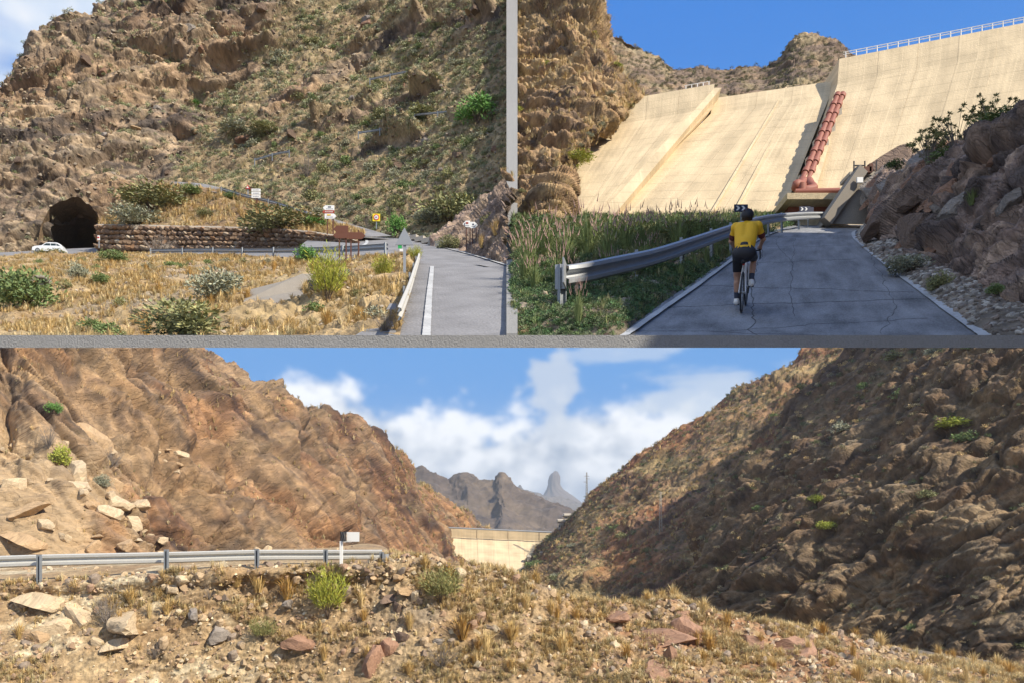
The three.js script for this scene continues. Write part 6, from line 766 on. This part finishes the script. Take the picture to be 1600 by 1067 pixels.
  for (const [x, y, w, h, l] of [[1486, 668, 60, 22, 'largest yellow green shrub on the dark right cliff'], [1275, 785, 36, 18, 'bright green shrub in the middle of the dark cliff'], [1295, 828, 34, 20, 'pale green shrub lower on the dark cliff']]) shrub(E.cliff, x, y, w, h, 'leafy', 'lime', l);
  scatter(E.right, 44, 510, (p, X, Y) => Y > 830 && X < 1130 ? 1 : 0.05).forEach((s, i) => { const k = -s.p.z / F * (10 + 10 * s.r); plant('small', 'shrub', ['olive', 'grey', 'green', 'olive'][i % 4], s.p, k * 1.3, k, `${tone(i, ['olive', 'grey green', 'dark green', 'olive'])} shrub ${s.X < 960 ? 'near the far dam' : 'near the pale pylon'} on the right mountainside`, 'shrub', 'shrubs low on the right mountainside'); });
}

{ // things of a small group are told apart by their order from left to right
  const by = {}; for (const o of scene.children) if (o.userData.group) (by[o.userData.group + '|' + o.userData.label] ??= []).push(o);
  const nth = ['leftmost', 'second from the left', 'third from the left', 'fourth from the left', 'fifth from the left', 'sixth from the left', 'seventh from the left', 'eighth from the left', 'ninth from the left', 'tenth from the left', 'eleventh from the left', 'twelfth from the left', 'thirteenth from the left', 'fourteenth from the left', 'fifteenth from the left', 'sixteenth from the left', 'seventeenth from the left', 'eighteenth from the left', 'nineteenth from the left', 'twentieth from the left', 'twenty-first from the left'];
  for (const l of Object.values(by)) if (l.length > 1 && l.length <= 21) l.sort((a, b) => a.position.x / -a.position.z - b.position.x / -b.position.z).forEach((o, i) => { const t = o.userData.label + ', ' + (i === l.length - 1 ? 'rightmost' : nth[i]); o.userData.label = t.replace(/-/g, ' ').split(' ').length > 16 ? t.replace(' from the left', '') : t; });
}
// ================================================================== the cyclist
{
  const cap = (ax, ay, az, bx, by, bz, r0, r1) => { const dx = bx - ax, dy = by - ay, dz = bz - az, L = dx * dx + dy * dy + dz * dz; return (x, y, z) => { const t = clamp(((x - ax) * dx + (y - ay) * dy + (z - az) * dz) / L); return Math.hypot(x - ax - dx * t, y - ay - dy * t, z - az - dz * t) - mix(r0, r1, t); }; };
  const smin = (a, b, k) => { const h = clamp(0.5 + 0.5 * (b - a) / k); return mix(b, a, h) - k * h * (1 - h); };
  const solid = (parts, k, c, size, res) => { const mc = new MarchingCubes(res, undefined, false, false, 120000), half = res / 2; mc.isolation = 0; for (let z = 0; z < res; z++) for (let y = 0; y < res; y++) for (let x = 0; x < res; x++) { const X = c[0] + (x - half) / half * size, Y = c[1] + (y - half) / half * size, Z = c[2] + (z - half) / half * size; let d = 9; for (const f of parts) d = smin(d, f(X, Y, Z), k); mc.field[x + y * res + z * res * res] = -d; } mc.update(); const n = mc.count, pos = new Float32Array(n * 3); for (let i = 0; i < n * 3; i += 3) { pos[i] = mc.positionArray[i] * size + c[0]; pos[i + 1] = mc.positionArray[i + 1] * size + c[1]; pos[i + 2] = mc.positionArray[i + 2] * size + c[2]; } let g = new THREE.BufferGeometry(); g.setAttribute('position', new THREE.BufferAttribute(pos, 3)); g = mergeVertices(g, 1e-4); g.computeVertexNormals(); return g; };
  // joints: -z is forward, y up, x right
  const hipL = [-0.10, 0.99, -0.18], hipR = [0.10, 0.99, -0.18], knL = [-0.125, 0.60, -0.40], anL = [-0.12, 0.19, -0.36], knR = [0.14, 0.86, -0.58], anR = [0.125, 0.50, -0.36], shL = [-0.185, 1.40, -0.58], shR = [0.185, 1.40, -0.58], elL = [-0.27, 1.17, -0.66], elR = [0.285, 1.17, -0.68], wrL = [-0.215, 1.03, -0.86], wrR = [0.225, 1.03, -0.86];
  const c2 = (a, b, r0, r1) => cap(...a, ...b, r0, r1);
  const torso = (e) => [c2([0, 0.97, -0.18], [0, 1.12, -0.30], 0.145 + e, 0.135 + e), c2([-0.05, 1.12, -0.30], [-0.08, 1.36, -0.52], 0.115 + e, 0.115 + e), c2([0.05, 1.12, -0.30], [0.08, 1.36, -0.52], 0.115 + e, 0.115 + e), c2(shL, shR, 0.075 + e, 0.075 + e)];
  const legs = (e, f = 1) => [c2(hipL, knL, 0.092 + e, 0.062 + e), c2(hipR, knR, 0.092 + e, 0.062 + e), ...(f ? [c2(knL, anL, 0.056, 0.036), c2([-0.122, 0.46, -0.37], [-0.121, 0.34, -0.365], 0.056, 0.046), c2(knR, anR, 0.056, 0.036), c2([0.135, 0.74, -0.49], [0.13, 0.64, -0.43], 0.056, 0.046)] : [])];
  const hand = (w, s) => [c2(w, [w[0] - s * 0.004, w[1] - 0.012, w[2] - 0.07], 0.030, 0.030), ...[0, 1, 2, 3].map((i) => c2([w[0] - s * (0.022 - i * 0.014), w[1] + 0.0, w[2] - 0.075], [w[0] - s * (0.022 - i * 0.014) + s * 0.0, w[1] - 0.055 + i * 0.004, w[2] - 0.09 + i * 0.004], 0.0105, 0.009)), c2([w[0] - s * 0.028, w[1], w[2] - 0.03], [w[0] - s * 0.05, w[1] - 0.03, w[2] - 0.06], 0.011, 0.009)];
  const arms = [c2(shL, elL, 0.052, 0.042), c2(elL, wrL, 0.041, 0.027), c2(shR, elR, 0.052, 0.042), c2(elR, wrR, 0.041, 0.027), ...hand(wrL, -1), ...hand(wrR, 1)];
  const head = [c2([0, 1.42, -0.60], [0, 1.52, -0.66], 0.058, 0.056), c2([0, 1.57, -0.69], [0, 1.61, -0.67], 0.085, 0.088), c2([0, 1.53, -0.74], [0, 1.56, -0.72], 0.05, 0.06), c2([0, 1.56, -0.785], [0, 1.545, -0.80], 0.012, 0.014), c2([-0.088, 1.575, -0.68], [-0.09, 1.56, -0.675], 0.016, 0.013), c2([0.088, 1.575, -0.68], [0.09, 1.56, -0.675], 0.016, 0.013)];
  const feet = [c2(anL, [-0.12, 0.13, -0.50], 0.042, 0.03), c2(anR, [0.125, 0.44, -0.50], 0.042, 0.03)];
  const skin = STD({ color: RGB(0.45, 0.26, 0.18), roughness: 0.6 }), jersey = STD({ color: RGB(0.80, 0.46, 0.015), roughness: 0.7 }), lycra = STD({ color: RGB(0.016, 0.016, 0.022), roughness: 0.65 }), sockM = STD({ color: RGB(0.045, 0.055, 0.085), roughness: 0.8 });
  const road = riseD(490), P = up(1159, 490, road), P2 = up(1166, 462, riseD(462)), slope = Math.atan2(P2.y - P.y, Math.hypot(P2.x - P.x, P2.z - P.z)), yaw = -21.5 * D2R;
  const put = (o) => { o.position.copy(P).add(V(0, 0.003, 0)); o.scale.setScalar(S * 0.93); o.rotation.set(slope * 0.98, yaw, -0.065, 'YXZ'); };
  const man = thing('person', 'cyclist in yellow jersey and black shorts riding uphill away from the viewer', 'person'); put(man);
  mesh('body', solid([...torso(-0.004), ...legs(0), ...arms, ...head, ...feet], 0.022, [0, 0.9, -0.45], 0.95, 168), skin, man);
  mesh('jersey', solid([...torso(0.012), c2(shL, [-0.238, 1.265, -0.628], 0.068, 0.062), c2(shR, [0.248, 1.265, -0.638], 0.068, 0.062), c2([0, 1.41, -0.59], [0, 1.45, -0.62], 0.07, 0.062)].map((f) => (x, y, z) => Math.max(f(x, y, z), (1.045 - y) * 0.8 + (z + 0.2) * 0.35)), 0.03, [0, 1.22, -0.42], 0.44, 104), jersey, man);
  mesh('sleeve_cuff', solid([c2([-0.236, 1.262, -0.628], [-0.245, 1.235, -0.634], 0.0655, 0.062), c2([0.247, 1.262, -0.638], [0.256, 1.235, -0.644], 0.0655, 0.062)], 0.005, [0, 1.25, -0.63], 0.34, 84), STD({ color: RGB(0.10, 0.02, 0.02) }), man);
  mesh('shorts', solid([...legs(0.012, 0), c2([-0.06, 0.97, -0.16], [0.06, 0.97, -0.16], 0.125, 0.125), c2([0, 0.97, -0.18], [0, 1.06, -0.24], 0.148, 0.145)].map((f) => { const cut = (x, y, z) => x < 0 ? 0.66 - y : (-z - 0.52) * 0.9; return (x, y, z) => Math.max(f(x, y, z), cut(x, y, z)); }), 0.03, [0, 0.86, -0.32], 0.36, 96), lycra, man);
  for (const [a, b, lab] of [[[-0.121, 0.31, -0.363], [-0.12, 0.19, -0.36]], [[0.129, 0.61, -0.41], [0.125, 0.50, -0.36]]]) mesh('sock', bar(V(...b), V(...a), 0.043, 12, 0.05), sockM, man);
  for (const [a, t] of [[anL, [-0.12, 0.12, -0.52]], [anR, [0.125, 0.43, -0.52]]]) { const s = mesh('shoe', solid([c2([a[0], a[1] - 0.055, a[2] + 0.035], [t[0], t[1], t[2]], 0.047, 0.036), c2([a[0], a[1], a[2]], [a[0], a[1] - 0.05, a[2] + 0.03], 0.045, 0.045)], 0.02, [a[0], a[1] - 0.03, a[2] - 0.06], 0.16, 40), M.white, man); mesh('sole', box(0.07, 0.012, 0.25).rotateX(-0.25).translate(a[0], a[1] - 0.098, a[2] - 0.06), M.black, s); }
  const hg = new THREE.SphereGeometry(0.118, 24, 14, 0, TAU, 0, 1.75).scale(0.92, 0.95, 1.2).rotateX(0.12).translate(0, 1.59, -0.685), hel = mesh('helmet', hg, lycra, man); for (const x of [-0.055, 0, 0.055]) mesh('vent', box(0.018, 0.012, 0.15, x, 1.70 - Math.abs(x) * 0.3, -0.67).translate(0, 0, 0), STD({ color: RGB(0.22, 0.04, 0.05) }), hel);
  mesh('hair', new THREE.SphereGeometry(0.098, 20, 12, 0, TAU, 0.6, 1.5).scale(0.95, 1.05, 1).translate(0, 1.55, -0.665), STD({ color: RGB(0.03, 0.02, 0.015) }), man);
  mesh('emblem', new THREE.CylinderGeometry(0.018, 0.018, 0.006, 6).rotateX(0.9).translate(0, 1.425, -0.467), M.ink, man);
  for (const x of [-0.075, 0, 0.075]) mesh('pocket', box(0.07, 0.11, 0.012).rotateX(-0.55).translate(x, 1.11, -0.128), jersey, man);
  // bicycle
  const bk = thing('bicycle', 'white and black racing bicycle under the cyclist', 'bicycle'); put(bk);
  const wht = new THREE.MeshPhysicalMaterial({ color: RGB(0.72, 0.73, 0.75), roughness: 0.3, clearcoat: 0.6 }), A = (x, y, z) => V(x, y, z), R = A(0, 0.34, 0), Fr = A(0, 0.34, -1.0), bb = A(0, 0.275, -0.42), sc = A(0, 0.80, -0.235), ht = A(0, 0.90, -0.78), hb = A(0, 0.78, -0.815);
  const fr = mesh('frame', merge([bar(bb, sc, 0.018, 10), bar(sc, ht, 0.018, 10), bar(bb, hb, 0.024, 10), bar(hb, ht, 0.022, 10), ...[-0.06, 0.06].flatMap((x) => [bar(A(x, 0.34, 0), A(x * 0.4, 0.275, -0.40), 0.010, 8), bar(A(x, 0.34, 0), A(x * 0.25, 0.79, -0.235), 0.009, 8)])]), wht, bk);
  mesh('fork', merge([-0.05, 0.05].map((x) => bar(A(x, 0.34, -1.0), A(x * 0.5, 0.78, -0.82), 0.011, 8))), wht, bk);
  for (const c of [R, Fr]) { const w = mesh('wheel', new THREE.TorusGeometry(0.322, 0.008, 8, 48).rotateY(Math.PI / 2).translate(c.x, c.y, c.z), M.galv, bk); mesh('tyre', new THREE.TorusGeometry(0.336, 0.015, 10, 48).rotateY(Math.PI / 2).translate(c.x, c.y, c.z), M.black, w); mesh('rim', new THREE.TorusGeometry(0.31, 0.014, 8, 48).rotateY(Math.PI / 2).translate(c.x, c.y, c.z), M.black, w); mesh('spokes', merge([...Array(20)].map((_, i) => { const a = i / 20 * TAU; return bar(A((i % 2 - 0.5) * 0.06, c.y + Math.sin(a) * 0.02, c.z + Math.cos(a) * 0.02), A(0, c.y + Math.sin(a) * 0.31, c.z + Math.cos(a) * 0.31), 0.0012, 4); })), M.galv, w); mesh('hub', bar(A(-0.06, c.y, c.z), A(0.06, c.y, c.z), 0.018, 10), M.galv, w); }
  mesh('seat_post', bar(sc, A(0, 0.93, -0.19), 0.013, 8), M.black, bk); mesh('saddle', new THREE.SphereGeometry(1, 16, 10).scale(0.07, 0.024, 0.13).translate(0, 0.945, -0.17), M.black, bk); mesh('saddle_bag', new THREE.SphereGeometry(1, 14, 10).scale(0.05, 0.055, 0.07).translate(0, 0.865, -0.115), M.black, bk); mesh('tail_light', box(0.03, 0.03, 0.015, 0, 0.80, -0.14), M.red, bk);
  mesh('stem', bar(ht, A(0, 0.97, -0.85), 0.014, 8), M.black, bk); mesh('handlebar', new THREE.TubeGeometry(new THREE.CatmullRomCurve3([A(-0.235, 0.84, -0.80), A(-0.235, 0.85, -0.90), A(-0.225, 0.92, -0.95), A(-0.22, 0.97, -0.90), A(-0.20, 0.975, -0.85), A(0, 0.97, -0.85), A(0.20, 0.975, -0.85), A(0.22, 0.97, -0.90), A(0.225, 0.92, -0.95), A(0.235, 0.85, -0.90), A(0.235, 0.84, -0.80)]), 60, 0.014, 8), M.black, bk);
  for (const x of [-0.222, 0.222]) mesh('brake_lever', merge([bar(A(x, 0.975, -0.90), A(x, 1.03, -0.96), 0.017, 8), bar(A(x, 1.0, -0.96), A(x, 0.88, -0.985), 0.006, 6)]), M.black, bk);
  mesh('crankset', merge([new THREE.CylinderGeometry(0.10, 0.10, 0.006, 28).rotateZ(Math.PI / 2).translate(0.05, 0.275, -0.42), bar(A(0.075, 0.275, -0.42), A(0.085, 0.40, -0.46), 0.011, 6), bar(A(-0.075, 0.275, -0.42), A(-0.085, 0.11, -0.40), 0.011, 6)]), M.black, bk); for (const [x, y, z] of [[0.125, 0.395, -0.47], [-0.12, 0.085, -0.44]]) mesh('pedal', box(0.08, 0.02, 0.07, x, y, z), M.black, bk);
}
renderer.render(scene, camera);
